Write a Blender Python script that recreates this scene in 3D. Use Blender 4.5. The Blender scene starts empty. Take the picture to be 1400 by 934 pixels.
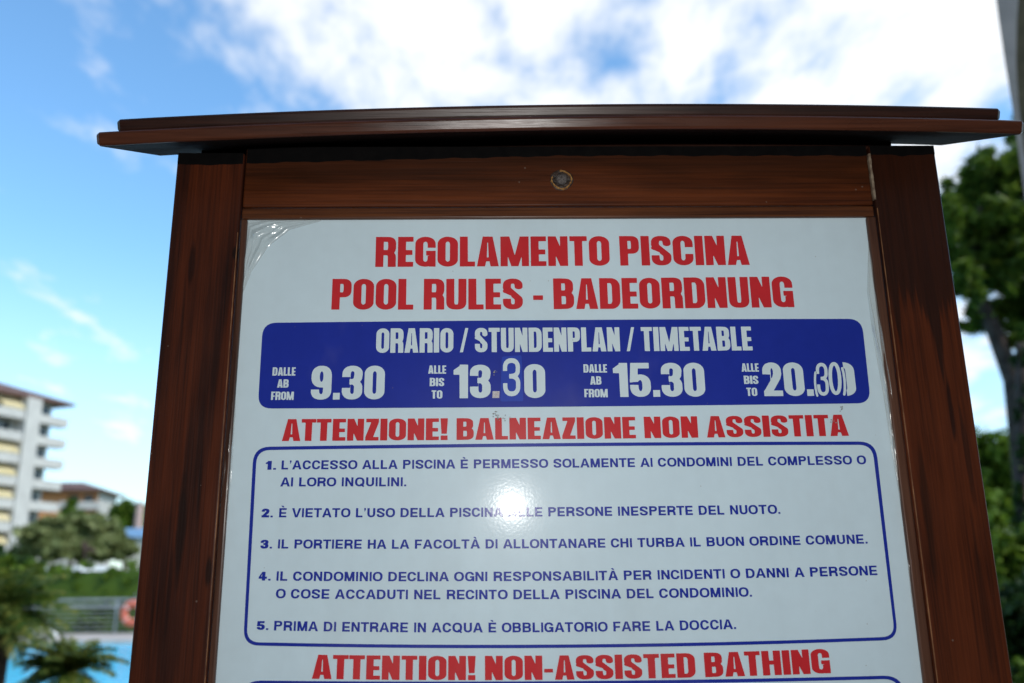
import bpy, bmesh, math, random
import numpy as np
from mathutils import Vector, Matrix
from mathutils.geometry import tessellate_polygon
S = bpy.context.scene
C = S.collection
R = math.radians
random.seed(7)

# ------------------------------------------------------------------ camera
YAW, PITCH, ROLL, FPX, EYE = 0.0204578, 0.25902436, -0.01189471, 1200.0, 1.6
cr_ = Vector((math.cos(YAW), -math.sin(YAW), 0))
cf = Vector((math.sin(YAW)*math.cos(PITCH), math.cos(YAW)*math.cos(PITCH), math.sin(PITCH)))
cu = cr_.cross(cf)
right = cr_*math.cos(ROLL) + cu*math.sin(ROLL)
up = cu*math.cos(ROLL) - cr_*math.sin(ROLL)
cam_d = bpy.data.cameras.new('camera'); cam = bpy.data.objects.new('camera', cam_d); C.objects.link(cam)
cam.matrix_world = Matrix(((right.x, up.x, -cf.x, 0), (right.y, up.y, -cf.y, 0), (right.z, up.z, -cf.z, EYE), (0, 0, 0, 1)))
cam_d.sensor_width = 23.6; cam_d.lens = 23.6*FPX/1400; cam_d.clip_start = 0.05; cam_d.clip_end = 4000
cam_d.dof.use_dof = True; cam_d.dof.focus_distance = 1.09; cam_d.dof.aperture_fstop = 2.2
S.camera = cam

def at(x, y, Y):
    """point of the world at depth Y seen at pixel x, y of the 1400 x 934 photograph"""
    d = cf*FPX + right*(x-700) + up*(467-y)
    return Vector((d.x/d.y*Y, Y, EYE + d.z/d.y*Y))

# ------------------------------------------------------------------ world, sun, flash, exposure
SUN_EL, SUN_AZ = R(42), R(118)            # azimuth measured from +Y towards +X
w = bpy.data.worlds.new('World'); S.world = w; w.use_nodes = True
nt = w.node_tree; nt.nodes.clear()
def N(t, typ, **kw):
    n = t.nodes.new(typ)
    for k, v in kw.items():
        if k.startswith('i_'):
            k = k[2:]; k = int(k) if k.isdigit() else k.replace('_', ' ')
            n.inputs[k].default_value = v
        else: setattr(n, k, v)
    return n
def math_(t, op, a, b=None, c=None, clamp=False):
    n = t.nodes.new('ShaderNodeMath'); n.operation = op; n.use_clamp = clamp
    for i, v in enumerate((a, b, c)):
        if v is None: continue
        if isinstance(v, (int, float)): n.inputs[i].default_value = v
        else: t.links.new(v, n.inputs[i])
    return n.outputs[0]
def ramp(t, fac, stops, interp='LINEAR'):
    n = t.nodes.new('ShaderNodeValToRGB'); t.links.new(fac, n.inputs[0]); cr = n.color_ramp; cr.interpolation = interp
    while len(cr.elements) < len(stops): cr.elements.new(0.5)
    for e, (p, c) in zip(cr.elements, stops):
        e.position = p; e.color = tuple(c)+(1,) if len(c) == 3 else c
    return n.outputs[0]
def mix(t, fac, a, b, mode='MIX'):
    n = t.nodes.new('ShaderNodeMix'); n.data_type = 'RGBA'; n.blend_type = mode
    for i, v in ((0, fac), (6, a), (7, b)):
        if isinstance(v, (int, float)): n.inputs[i].default_value = v
        elif isinstance(v, tuple): n.inputs[i].default_value = v if len(v) == 4 else v+(1,)
        else: t.links.new(v, n.inputs[i])
    return n.outputs[2]
sky = N(nt, 'ShaderNodeTexSky', sky_type='NISHITA', sun_disc=False, sun_elevation=SUN_EL, sun_rotation=SUN_AZ,
        altitude=0, air_density=1.0, dust_density=0.6, ozone_density=2.0)
tc = N(nt, 'ShaderNodeTexCoord'); sep = N(nt, 'ShaderNodeSeparateXYZ'); nt.links.new(tc.outputs['Generated'], sep.inputs[0])
den = math_(nt, 'ADD', math_(nt, 'MAXIMUM', sep.outputs[2], 0.0), 0.16)
px = math_(nt, 'DIVIDE', sep.outputs[0], den); py = math_(nt, 'DIVIDE', sep.outputs[1], den)
comb = N(nt, 'ShaderNodeCombineXYZ'); nt.links.new(px, comb.inputs[0]); nt.links.new(py, comb.inputs[1])
mp = N(nt, 'ShaderNodeMapping', vector_type='POINT'); nt.links.new(comb.outputs[0], mp.inputs[0])
mp.inputs['Rotation'].default_value = (0, 0, R(25)); mp.inputs['Location'].default_value = (3.1, 1.7, 0.4); mp.inputs['Scale'].default_value = (1.0, 0.62, 1)
no = N(nt, 'ShaderNodeTexNoise', i_Scale=6.5, i_Detail=7.0, i_Roughness=0.55, i_Distortion=0.15); nt.links.new(mp.outputs[0], no.inputs['Vector'])
no2 = N(nt, 'ShaderNodeTexNoise', i_Scale=0.9, i_Detail=3.0); nt.links.new(mp.outputs[0], no2.inputs['Vector'])
# cloud cover grows towards +X and overhead, as in the photograph
def bump(px_, py_, lo, hi):
    c = (cf*FPX + right*(px_-700) + up*(467-py_)).normalized()
    d = N(nt, 'ShaderNodeVectorMath', operation='DOT_PRODUCT'); nt.links.new(tc.outputs['Generated'], d.inputs[0]); d.inputs[1].default_value = c
    m = N(nt, 'ShaderNodeMapRange', interpolation_type='SMOOTHSTEP'); nt.links.new(d.outputs['Value'], m.inputs[0])
    m.inputs[1].default_value = math.cos(R(hi)); m.inputs[2].default_value = math.cos(R(lo)); return m.outputs[0]
bias = math_(nt, 'MULTIPLY', bump(1150, -150, 8, 42), 0.225)
bias = math_(nt, 'MULTIPLY_ADD', bump(430, 15, 1, 15), 0.17, bias)
bias = math_(nt, 'MULTIPLY_ADD', bump(70, 455, 0, 14), 0.07, bias)
bias = math_(nt, 'MULTIPLY_ADD', bump(60, 230, 2, 22), -0.10, bias)
dens = math_(nt, 'ADD', math_(nt, 'ADD', no.outputs[0], bias), math_(nt, 'MULTIPLY', math_(nt, 'SUBTRACT', no2.outputs[0], 0.5), 0.25))
mr = N(nt, 'ShaderNodeMapRange', interpolation_type='SMOOTHSTEP'); nt.links.new(dens, mr.inputs[0]); mr.inputs[1].default_value = 0.49; mr.inputs[2].default_value = 0.79
hz = N(nt, 'ShaderNodeMapRange'); nt.links.new(sep.outputs[2], hz.inputs[0]); hz.inputs[1].default_value = 0.36; hz.inputs[2].default_value = -0.02
hz.interpolation_type = 'SMOOTHSTEP'
cloudm = math_(nt, 'MAXIMUM', mr.outputs[0], math_(nt, 'MULTIPLY', hz.outputs[0], 0.50), clamp=True)
skyc = mix(nt, 1.0, sky.outputs[0], (1.95, 2.68, 2.9), 'MULTIPLY')
col = mix(nt, cloudm, skyc, (10.5, 10.9, 11.4))
bg = N(nt, 'ShaderNodeBackground', i_Strength=0.1); nt.links.new(col, bg.inputs[0])
wo = N(nt, 'ShaderNodeOutputWorld'); nt.links.new(bg.outputs[0], wo.inputs[0])

sl = bpy.data.lights.new('sun', 'SUN'); sl.energy = 3.2; sl.angle = R(0.5); sl.color = (1, 0.95, 0.87)
so = bpy.data.objects.new('sun', sl); C.objects.link(so)
sd = Vector((math.sin(SUN_AZ)*math.cos(SUN_EL), math.cos(SUN_AZ)*math.cos(SUN_EL), math.sin(SUN_EL)))
so.rotation_euler = sd.to_track_quat('Z', 'Y').to_euler()
# the flash of the camera: its glint shows on the panel and on the edge of the roof board
fl = bpy.data.lights.new('camera_flash', 'POINT'); fl.energy = 29.0; fl.shadow_soft_size = 0.012; fl.color = (1, 0.98, 0.95)
fo = bpy.data.objects.new('camera_flash', fl); C.objects.link(fo); fo.location = (0.038, -0.02, EYE+0.158)

S.view_settings.view_transform = 'Standard'; S.view_settings.look = 'None'; S.view_settings.gamma = 1
S.view_settings.exposure = 0.0
S.render.engine = 'CYCLES'

# ------------------------------------------------------------------ materials
def mat(name, rough=0.6, spec=0.5):
    m = bpy.data.materials.new(name); m.use_nodes = True
    b = m.node_tree.nodes['Principled BSDF']; b.inputs['Roughness'].default_value = rough; b.inputs['Specular IOR Level'].default_value = spec
    return m, m.node_tree, b
def noise(t, scale, detail=4, vec=None, rough=0.5, dist=0.0):
    n = N(t, 'ShaderNodeTexNoise'); n.inputs['Scale'].default_value = scale; n.inputs['Detail'].default_value = detail
    n.inputs['Roughness'].default_value = rough; n.inputs['Distortion'].default_value = dist
    if vec is not None: t.links.new(vec, n.inputs['Vector'])
    return n.outputs[0]
def objvec(t, scale=(1, 1, 1), loc=(0, 0, 0)):
    c = N(t, 'ShaderNodeTexCoord'); m = N(t, 'ShaderNodeMapping'); t.links.new(c.outputs['Object'], m.inputs[0])
    m.inputs['Scale'].default_value = scale; m.inputs['Location'].default_value = loc; return m.outputs[0]
def add_bump(t, b, h, strength=0.3, dist=0.01):
    n = N(t, 'ShaderNodeBump'); n.inputs['Strength'].default_value = strength; n.inputs['Distance'].default_value = dist
    t.links.new(h, n.inputs['Height']); t.links.new(n.outputs[0], b.inputs['Normal'])
def simple(name, c1, c2, scale=4, rough=0.6, spec=0.4, bump=0.0):
    m, t, b = mat(name, rough, spec)
    v = objvec(t); f = noise(t, scale, 5, v)
    t.links.new(ramp(t, f, [(0.3, c1), (0.7, c2)]), b.inputs['Base Color'])
    if bump: add_bump(t, b, f, bump, 0.01)
    return m
def wood(name, axis, light=(0.105, 0.030, 0.009), dark=(0.022, 0.0075, 0.004), seed=0.0, stain=None, rough=0.36, spec=0.17):
    """varnished pine: long grain lines, pores, worn patches; axis = direction of the grain"""
    m, t, b = mat(name, rough, spec)
    s = [26.0, 26.0, 26.0]; s[axis] = 0.9
    v = objvec(t, tuple(s), (seed, seed*1.7, seed*0.6))
    g = noise(t, 2.4, 5, v, 0.62, 0.6)
    s2 = [150.0, 150.0, 150.0]; s2[axis] = 3.0
    g2 = noise(t, 2.2, 3, objvec(t, tuple(s2), (seed,)*3), 0.6)
    s3 = [9.0, 9.0, 9.0]; s3[axis] = 2.6
    g3 = noise(t, 1.0, 4, objvec(t, tuple(s3), (seed*2,)*3), 0.55, 0.3)
    f = math_(t, 'ADD', math_(t, 'MULTIPLY', g, 0.40), math_(t, 'ADD', math_(t, 'MULTIPLY', g2, 0.36), math_(t, 'MULTIPLY', g3, 0.30)))
    mid = tuple((a*0.55+c*0.45) for a, c in zip(light, dark))
    c = ramp(t, f, [(0.40, dark), (0.52, mid), (0.64, light)])
    if stain: c = stain(t, c)
    # tiny pale flecks of worn varnish
    vo = N(t, 'ShaderNodeTexVoronoi', i_Scale=46.0); t.links.new(objvec(t, (1, 1, 1), (seed,)*3), vo.inputs['Vector'])
    big = noise(t, 9.0, 2, objvec(t, (1, 1, 1), (seed+3,)*3))
    fk = math_(t, 'MULTIPLY', math_(t, 'LESS_THAN', vo.outputs['Distance'], 0.055), math_(t, 'GREATER_THAN', big, 0.56))
    c = mix(t, math_(t, 'MULTIPLY', fk, 0.45), c, (0.20, 0.15, 0.12))
    t.links.new(c, b.inputs['Base Color'])
    rr = ramp(t, g3, [(0.3, (rough-0.06,)*3), (0.75, (rough+0.2,)*3)]); t.links.new(rr, b.inputs['Roughness'])
    add_bump(t, b, math_(t, 'ADD', g2, math_(t, 'MULTIPLY', g, 0.6)), 0.28, 0.0012)
    return m

# ------------------------------------------------------------------ object helpers
def obj(name, verts, faces, m=None, parent=None, smooth=False, mats=None, fm=None):
    me = bpy.data.meshes.new(name); me.from_pydata([tuple(v) for v in verts], [], faces); me.update()
    for x in (mats or ([m] if m else [])): me.materials.append(x)
    if fm: me.polygons.foreach_set('material_index', fm)
    if smooth: me.polygons.foreach_set('use_smooth', [True]*len(me.polygons))
    o = bpy.data.objects.new(name, me); C.objects.link(o)
    if parent: o.parent = parent
    return o
def bm_obj(name, bm, m, parent=None, smooth=False):
    me = bpy.data.meshes.new(name); bm.to_mesh(me); bm.free(); me.materials.append(m)
    if smooth: me.polygons.foreach_set('use_smooth', [True]*len(me.polygons))
    o = bpy.data.objects.new(name, me); C.objects.link(o)
    if parent: o.parent = parent
    return o
def thing(name, label, cat, loc=(0, 0, 0), rz=0, group=None):
    o = bpy.data.objects.new(name, None); C.objects.link(o); o.empty_display_size = 0.2
    o.location = loc; o.rotation_euler = (0, 0, rz); o['label'] = label; o['category'] = cat
    if group: o['group'] = group
    return o
def tag(o, label, cat, group=None):
    o['label'] = label; o['category'] = cat
    if group: o['group'] = group
    return o
def struct(o): o['kind'] = 'structure'; return o
def box_vf(x0, x1, y0, y1, z0, z1, vs, fs):
    n = len(vs)
    vs += [(x0, y0, z0), (x1, y0, z0), (x1, y1, z0), (x0, y1, z0), (x0, y0, z1), (x1, y0, z1), (x1, y1, z1), (x0, y1, z1)]
    fs += [tuple(n+i for i in f) for f in ((0, 3, 2, 1), (4, 5, 6, 7), (0, 1, 5, 4), (1, 2, 6, 5), (2, 3, 7, 6), (3, 0, 4, 7))]
def box(name, x0, x1, y0, y1, z0, z1, m, parent=None, bev=0.0, seg=2):
    vs, fs = [], []; box_vf(x0, x1, y0, y1, z0, z1, vs, fs)
    if not bev: return obj(name, vs, fs, m, parent)
    bm = bmesh.new(); bv = [bm.verts.new(v) for v in vs]
    for f in fs: bm.faces.new([bv[i] for i in f])
    bmesh.ops.bevel(bm, geom=bm.edges[:], offset=bev, segments=seg, affect='EDGES', profile=0.6)
    return bm_obj(name, bm, m, parent)
def tube(pts, rad, vs, fs, n=8, cap=True):
    """tapered tube along pts appended to vs, fs"""
    base = len(vs); k = len(pts)
    for i, p in enumerate(pts):
        p = Vector(p); d = (Vector(pts[min(i+1, k-1)])-Vector(pts[max(i-1, 0)])).normalized()
        a = d.cross(Vector((0, 0, 1)))
        if a.length < 0.1: a = d.cross(Vector((1, 0, 0)))
        a.normalize(); b = d.cross(a); r = rad[i] if isinstance(rad, (list, tuple)) else rad
        for j in range(n):
            t = 2*math.pi*j/n; vs.append(tuple(p + a*(math.cos(t)*r) + b*(math.sin(t)*r)))
    for i in range(k-1):
        for j in range(n):
            a0 = base+i*n+j; a1 = base+i*n+(j+1) % n; fs.append((a0, a1, a1+n, a0+n))
    if cap:
        fs.append(tuple(base+j for j in range(n))[::-1]); fs.append(tuple(base+(k-1)*n+j for j in range(n)))

# ------------------------------------------------------------------ THE NOTICE BOARD
D = 1.04                                   # front face of the posts
PANEL_Y = D + 0.011
XL0, XL1, XR0, XR1 = -0.4072, -0.3215, 0.4925, 0.5795
board = thing('notice_board', 'dark brown varnished wooden notice board with plank roof holding the white pool rules panel', 'notice board', (0.086, D, 0))
BO = Vector((0.086, D, 0))
def rel(v): return Vector(v) - BO
def mark(t, c, px_, py_, rx, rz, col, amt):
    # a knot or streak of its own at one place of the wood
    q = rel(at(px_, py_, D)); cc = N(t, 'ShaderNodeTexCoord'); s = N(t, 'ShaderNodeSeparateXYZ'); t.links.new(cc.outputs['Object'], s.inputs[0])
    wv = math_(t, 'MULTIPLY', math_(t, 'SUBTRACT', noise(t, 60.0, 3, objvec(t, (1, 1, .3))), 0.5), 1.1)
    dx = math_(t, 'DIVIDE', math_(t, 'SUBTRACT', s.outputs[0], q.x), rx); dz = math_(t, 'DIVIDE', math_(t, 'SUBTRACT', s.outputs[2], q.z), rz)
    d = math_(t, 'ADD', math_(t, 'SQRT', math_(t, 'ADD', math_(t, 'MULTIPLY', dx, dx), math_(t, 'MULTIPLY', dz, dz))), wv)
    m_ = N(t, 'ShaderNodeMapRange', interpolation_type='SMOOTHSTEP'); t.links.new(d, m_.inputs[0]); m_.inputs[1].default_value = 1.15; m_.inputs[2].default_value = 0.5
    return mix(t, math_(t, 'MULTIPLY', m_.outputs[0], amt), c, col)
def stain_right(t, c):
    for a_ in ((1300, 560, .0035, .045, (.010, .004, .003), .8), (1322, 620, .004, .06, (.012, .005, .003), .6), (1268, 700, .006, .09, (.016, .006, .003), .55), (1345, 830, .005, .10, (.012, .005, .003), .5)): c = mark(t, c, *a_)
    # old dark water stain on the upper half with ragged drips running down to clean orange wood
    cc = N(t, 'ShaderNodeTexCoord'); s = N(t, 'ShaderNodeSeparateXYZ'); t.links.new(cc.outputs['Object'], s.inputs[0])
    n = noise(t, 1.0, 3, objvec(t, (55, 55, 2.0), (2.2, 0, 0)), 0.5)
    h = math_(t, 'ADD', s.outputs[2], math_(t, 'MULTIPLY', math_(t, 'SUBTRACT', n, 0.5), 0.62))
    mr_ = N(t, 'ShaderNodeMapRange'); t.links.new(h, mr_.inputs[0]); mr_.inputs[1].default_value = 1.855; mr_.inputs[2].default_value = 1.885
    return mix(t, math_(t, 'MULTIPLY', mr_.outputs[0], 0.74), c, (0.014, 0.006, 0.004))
def darken_rail(t, c):
    # darker upper half of the rail, more orange wood near the bead
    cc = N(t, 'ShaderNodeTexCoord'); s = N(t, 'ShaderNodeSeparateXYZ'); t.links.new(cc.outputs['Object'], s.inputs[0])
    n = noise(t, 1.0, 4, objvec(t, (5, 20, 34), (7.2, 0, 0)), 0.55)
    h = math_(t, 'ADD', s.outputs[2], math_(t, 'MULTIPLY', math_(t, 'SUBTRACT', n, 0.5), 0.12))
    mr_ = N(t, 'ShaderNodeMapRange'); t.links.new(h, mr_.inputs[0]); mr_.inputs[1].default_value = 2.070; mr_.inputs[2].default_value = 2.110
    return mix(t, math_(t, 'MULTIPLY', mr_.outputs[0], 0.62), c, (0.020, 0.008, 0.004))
def stain_left(t, c):
    for a_ in ((322, 346, .0045, .010, (.006, .003, .002), .9), (262, 360, .005, .03, (.010, .004, .003), .7), (247, 720, .0065, .075, (.008, .004, .003), .85), (232, 800, .003, .06, (.010, .004, .003), .6), (285, 780, .004, .018, (.008, .004, .003), .8), (225, 480, .007, .11, (.014, .005, .003), .5)): c = mark(t, c, *a_)
    n = noise(t, 1.0, 3, objvec(t, (26, 26, 2.2), (5.1, 0, 1.3)), 0.5)
    return mix(t, math_(t, 'MULTIPLY', ramp(t, n, [(0.50, (0, 0, 0)), (0.60, (1, 1, 1))]), 0.62), c, (0.014, 0.006, 0.005))
W_left = wood('varnished_wood_left_post', 2, (0.086, 0.0185, 0.006), (0.017, 0.0055, 0.0035), 1.0, stain_left)
W_right = wood('varnished_wood_right_post', 2, (0.104, 0.0225, 0.006), (0.028, 0.007, 0.003), 4.0, stain_right)
W_rail = wood('varnished_wood_rail', 0, (0.115, 0.028, 0.0075), (0.028, 0.0075, 0.003), 7.0, darken_rail)
W_roof = wood('varnished_wood_roof', 0, (0.085, 0.026, 0.012), (0.022, 0.007, 0.004), 9.0, rough=0.20, spec=0.30)
W_roof.node_tree.nodes['Principled BSDF'].inputs['Specular IOR Level'].default_value = 0.3
W_roof2 = wood('varnished_wood_top_plank', 0, (0.042, 0.014, 0.008), (0.010, 0.004, 0.003), 13.0, rough=0.33, spec=0.3)
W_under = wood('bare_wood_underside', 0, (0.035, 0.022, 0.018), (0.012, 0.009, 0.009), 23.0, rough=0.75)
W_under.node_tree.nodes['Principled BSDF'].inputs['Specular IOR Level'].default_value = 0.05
W_bead = wood('varnished_wood_bead', 0, (0.13, 0.042, 0.014), (0.03, 0.011, 0.007), 17.0, rough=0.3)
W_beadv = wood('varnished_wood_side_bead', 2, (0.115, 0.050, 0.030), (0.03, 0.014, 0.010), 19.0, rough=0.3)
def post(x0, x1, ztop, m):
    vs, fs = [], []; box_vf(x0, x1, D, D+0.07, 0, ztop, vs, fs)
    bm = bmesh.new(); bv = [bm.verts.new(rel(v)) for v in vs]
    for f in fs: bm.faces.new([bv[i] for i in f])
    bmesh.ops.bevel(bm, geom=bm.edges[:], offset=0.0028, segments=3, affect='EDGES', profile=0.6)
    return bm_obj('post', bm, m, board)
post(XL0, XL1, 2.1300, W_left)['label'] = 'left post, dark streaked brown wood'
post(XR0, XR1, 2.1385, W_right)['label'] = 'right post, dark water stain with drips above orange wood'
def bbox(name, x0, x1, y0, y1, z0, z1, m, bev=0.002, parent=board, seg=2):
    a, b_ = rel((x0, y0, z0)), rel((x1, y1, z1))
    return box(name, a.x, b_.x, a.y, b_.y, a.z, b_.z, m, parent, bev, seg)
# rail: its left end sits a little lower, like the print
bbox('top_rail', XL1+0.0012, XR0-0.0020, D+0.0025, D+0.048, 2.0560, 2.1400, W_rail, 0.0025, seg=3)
bbox('bottom_rail', XL1+0.0012, XR0-0.0012, D+0.002, D+0.048, 0.62, 0.72, W_rail, 0.0025)
bbox('bead', XL1+0.001, XR0-0.002, D+0.0035, D+0.0105, 2.0405, 2.0545, W_bead, 0.0018)
bbox('bead', XL1+0.0008, XL1+0.0080, D+0.0035, D+0.0105, 0.72, 2.0398, W_beadv, 0.0018)
bbox('bead', XR0-0.0118, XR0-0.0008, D+0.0035, D+0.0105, 0.72, 2.0398, W_beadv, 0.0018)
pale_edge_m = simple('pale_wood_edge', (0.10, 0.035, 0.012), (0.36, 0.17, 0.07), 40, .5)  # paler wood colour for the thin line along the inner post edges
for xe, z0, z1 in ((XL1-.0012, .75, 2.02), (XR0+.0012, .75, 2.05)):
    vs, fs = [], []; n_ = 120; rnd = random.Random(8)
    for i in range(n_+1):
        z = z0+(z1-z0)*i/n_; w_ = .00022+.00030*rnd.random()*abs(math.sin(i*.13+xe*40)); vs += [rel((xe-w_, D-.0006, z)), rel((xe+w_, D-.0006, z)), rel((xe+w_, D+.003, z)), rel((xe-w_, D+.003, z))]
    for i in range(n_):
        for j in range(4): fs.append((4*i+j, 4*i+(j+1) % 4, 4*i+4+(j+1) % 4, 4*i+4+j))
    obj('pale_edge', vs, fs, pale_edge_m, board)
# pale filler in the joint between rail and right post
vs, fs = [], []
random.seed(3)
for k in range(9):
    z0 = 2.062+k*0.0072; q = 0.0007+0.0012*random.random()
    box_vf(XR0-0.0014-q*0.5, XR0+0.0004+q*0.5, D-0.0008, D+0.004, z0, z0+0.0071, vs, fs)
filler_m = simple('dried_glue', (0.10, 0.06, 0.04), (0.30, 0.24, 0.17), 120, 0.6)
obj('glue_line', [rel(v) for v in vs], fs, filler_m, board)
# black strips painting in the roof's shade on the tops of posts and rail
shade_m = simple('painted_roof_shade', (0.0018, 0.0017, 0.002), (0.004, 0.0035, 0.0035), 60, 0.8, 0.08)
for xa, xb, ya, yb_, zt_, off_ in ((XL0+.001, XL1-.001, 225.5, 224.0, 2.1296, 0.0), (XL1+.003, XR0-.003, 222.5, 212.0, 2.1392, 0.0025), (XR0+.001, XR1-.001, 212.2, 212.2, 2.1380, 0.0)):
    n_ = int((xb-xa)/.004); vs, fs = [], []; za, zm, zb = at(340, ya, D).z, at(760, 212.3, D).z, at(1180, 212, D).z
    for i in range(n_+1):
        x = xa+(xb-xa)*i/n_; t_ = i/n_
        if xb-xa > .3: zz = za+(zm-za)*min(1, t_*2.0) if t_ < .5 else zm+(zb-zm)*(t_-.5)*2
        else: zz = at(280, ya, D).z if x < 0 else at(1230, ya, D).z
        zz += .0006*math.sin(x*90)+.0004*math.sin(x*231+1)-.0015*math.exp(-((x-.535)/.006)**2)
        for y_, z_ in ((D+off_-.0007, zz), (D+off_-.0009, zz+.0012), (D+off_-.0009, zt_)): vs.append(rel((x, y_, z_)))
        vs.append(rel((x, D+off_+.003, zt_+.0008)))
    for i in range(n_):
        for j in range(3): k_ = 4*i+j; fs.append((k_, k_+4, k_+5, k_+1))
    obj('shade_strip', vs, fs, shade_m, board)
# roof planks: bent a little by the weather, sloping up to the back
def plank(name, xa, xb, yf, zf, depth, th, slope, m, bev=0.0035, bow=None):
    n = 24; bm = bmesh.new(); rings = []
    dy, dz = math.cos(slope), math.sin(slope); ny, nz = -math.sin(slope), math.cos(slope)
    prof = []
    r = bev
    for cx, cz, a0 in ((r, r, 180), (depth-r, r, 270), (depth-r, th-r, 0), (r, th-r, 90)):
        for j in range(4):
            a = R(a0+j*30); prof.append((cx+r*math.cos(a), cz+r*math.sin(a)))
    for i in range(n+1):
        t = i/n; ins = 0.0
        x = xa+(xb-xa)*t
        if i == 0 or i == n: ins = 1.0
        ring = []
        for (p, q) in prof:
            if ins: p = depth/2+(p-depth/2)*(1-bev/depth*1.2); q = th/2+(q-th/2)*(1-bev/th*1.2)
            z = zf(x)
            ring.append(bm.verts.new(rel((x, yf+dy*p+ny*q, z+dz*p+nz*q))))
        rings.append(ring)
        if i == 0:   # inset cap start, then a ring just inside
            ring2 = [bm.verts.new(rel((x+bev, yf+dy*p+ny*q, zf(x)+dz*p+nz*q))) for p, q in prof]; rings.append(ring2)
        if i == n-1:
            ring2 = [bm.verts.new(rel((xb-bev, yf+dy*p+ny*q, zf(xb)+dz*p+nz*q))) for p, q in prof]; rings.append(ring2)
    k = len(prof)
    for a, b_ in zip(rings, rings[1:]):
        for j in range(k): bm.faces.new((a[j], a[(j+1) % k], b_[(j+1) % k], b_[j]))
    bm.faces.new(rings[0][::-1]); bm.faces.new(rings[-1])
    bmesh.ops.recalc_face_normals(bm, faces=bm.faces[:])
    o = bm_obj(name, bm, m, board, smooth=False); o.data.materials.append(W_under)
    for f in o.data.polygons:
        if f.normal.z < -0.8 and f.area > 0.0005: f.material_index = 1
    return o
def para(pts):
    A = np.array([[x*x, x, 1] for x, _ in pts]); c = np.linalg.solve(A, np.array([z for _, z in pts])); return lambda x: c[0]*x*x+c[1]*x+c[2]
SLOPE = R(23.5)
zlow = para([(-0.467, 2.0940), (0.022, 2.1132), (0.612, 2.1082)])
plank('roof_plank', -0.4685, 0.642, 0.951, zlow, 0.195, 0.0165, SLOPE, W_roof)['label'] = 'lower and longer roof plank'
plank('roof_plank', -0.4470, 0.6170, 0.9530, lambda x: zlow(x)+0.0178, 0.18, 0.0155, SLOPE, W_roof2)['label'] = 'upper and shorter dark roof plank'
vs, fs = [], []
for i in range(17):      # bearer whose top follows the planks
    x = -0.395+0.943*i/16; zt = zlow(x)+(D+0.050-0.951)*math.tan(SLOPE)+0.003
    for y_, z_ in ((D+.050, 2.085), (D+.068, 2.085), (D+.068, zt+.006), (D+.050, zt)): vs.append(rel((x, y_, z_)))
for i in range(16):
    for j in range(4): fs.append((4*i+j, 4*i+(j+1) % 4, 4*i+4+(j+1) % 4, 4*i+4+j)[::-1])
fs.append((0, 1, 2, 3)); fs.append((67, 66, 65, 64))
obj('roof_bearer', vs, fs, W_roof2, board)
# bolt in the rail with its ring of rust and cracked varnish
metal = simple('weathered_zinc', (0.06, 0.05, 0.045), (0.17, 0.155, 0.15), 500, 0.6, 0.4, 0.4)
metal.node_tree.nodes['Principled BSDF'].inputs['Metallic'].default_value = 0.3
bc = at(768, 245, D)
def disc_stack(name, prof, m, n=24, wob=0.0, c=bc, seed=1, parent=board):
    rnd = random.Random(seed); vs, fs = [], []
    ph = [rnd.random()*6 for _ in range(3)]
    for (r, yy) in prof:
        for j in range(n):
            a = 2*math.pi*j/n; rr = r*(1+wob*(math.sin(2*a+ph[0])*0.5+math.sin(3*a+ph[1])*0.4+math.sin(7*a+ph[2])*0.25))
            vs.append(rel((c.x+rr*math.cos(a), D+yy, c.z+rr*math.sin(a))))
    for i in range(len(prof)-1):
        for j in range(n): fs.append((i*n+j, (i+1)*n+j, (i+1)*n+(j+1) % n, i*n+(j+1) % n))
    fs.append(tuple((len(prof)-1)*n+j for j in range(n))[::-1])
    return obj(name, vs, fs, m, parent, smooth=True)
rust_m = simple('rust_and_cracked_varnish', (0.16, 0.06, 0.015), (0.50, 0.28, 0.09), 260, 0.7, 0.3, 0.5)
dirt_m = simple('dark_grime', (0.012, 0.009, 0.008), (0.05, 0.03, 0.022), 180, 0.5, 0.4, 0.3)
bolt = disc_stack('bolt', [(0.0075, 0.0025), (0.0075, -0.0006), (0.0066, -0.0020), (0.0040, -0.0030), (0.0012, -0.0033)], metal, wob=0.05)
# broken ring of rust around the head
vs, fs = [], []; rnd = random.Random(5); n = 40
for j in range(n+1):
    a = R(-200)+R(300)*j/n; w_ = 0.0007+0.0013*abs(math.sin(j*1.1)+0.5*math.sin(j*2.7))/1.5; rr = 0.0125+0.0004*math.sin(j*0.5)
    for q, yy in ((rr-w_, -0.0002+0.0025), (rr-w_*0.4, 0.0006), (rr+w_*0.4, 0.0006), (rr+w_, -0.0002+0.0025)): vs.append(rel((bc.x+q*math.cos(a), D+yy, bc.z+q*math.sin(a))))
for j in range(n):
    for q in range(3): fs.append((4*j+q, 4*j+4+q, 4*j+5+q, 4*j+1+q))
obj('rust_ring', vs, fs, rust_m, board)
disc_stack('grime_patch', [(0.0150, 0.0026), (0.0145, 0.0021), (0.0136, 0.0020)], dirt_m, wob=0.05, seed=4)
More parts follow.
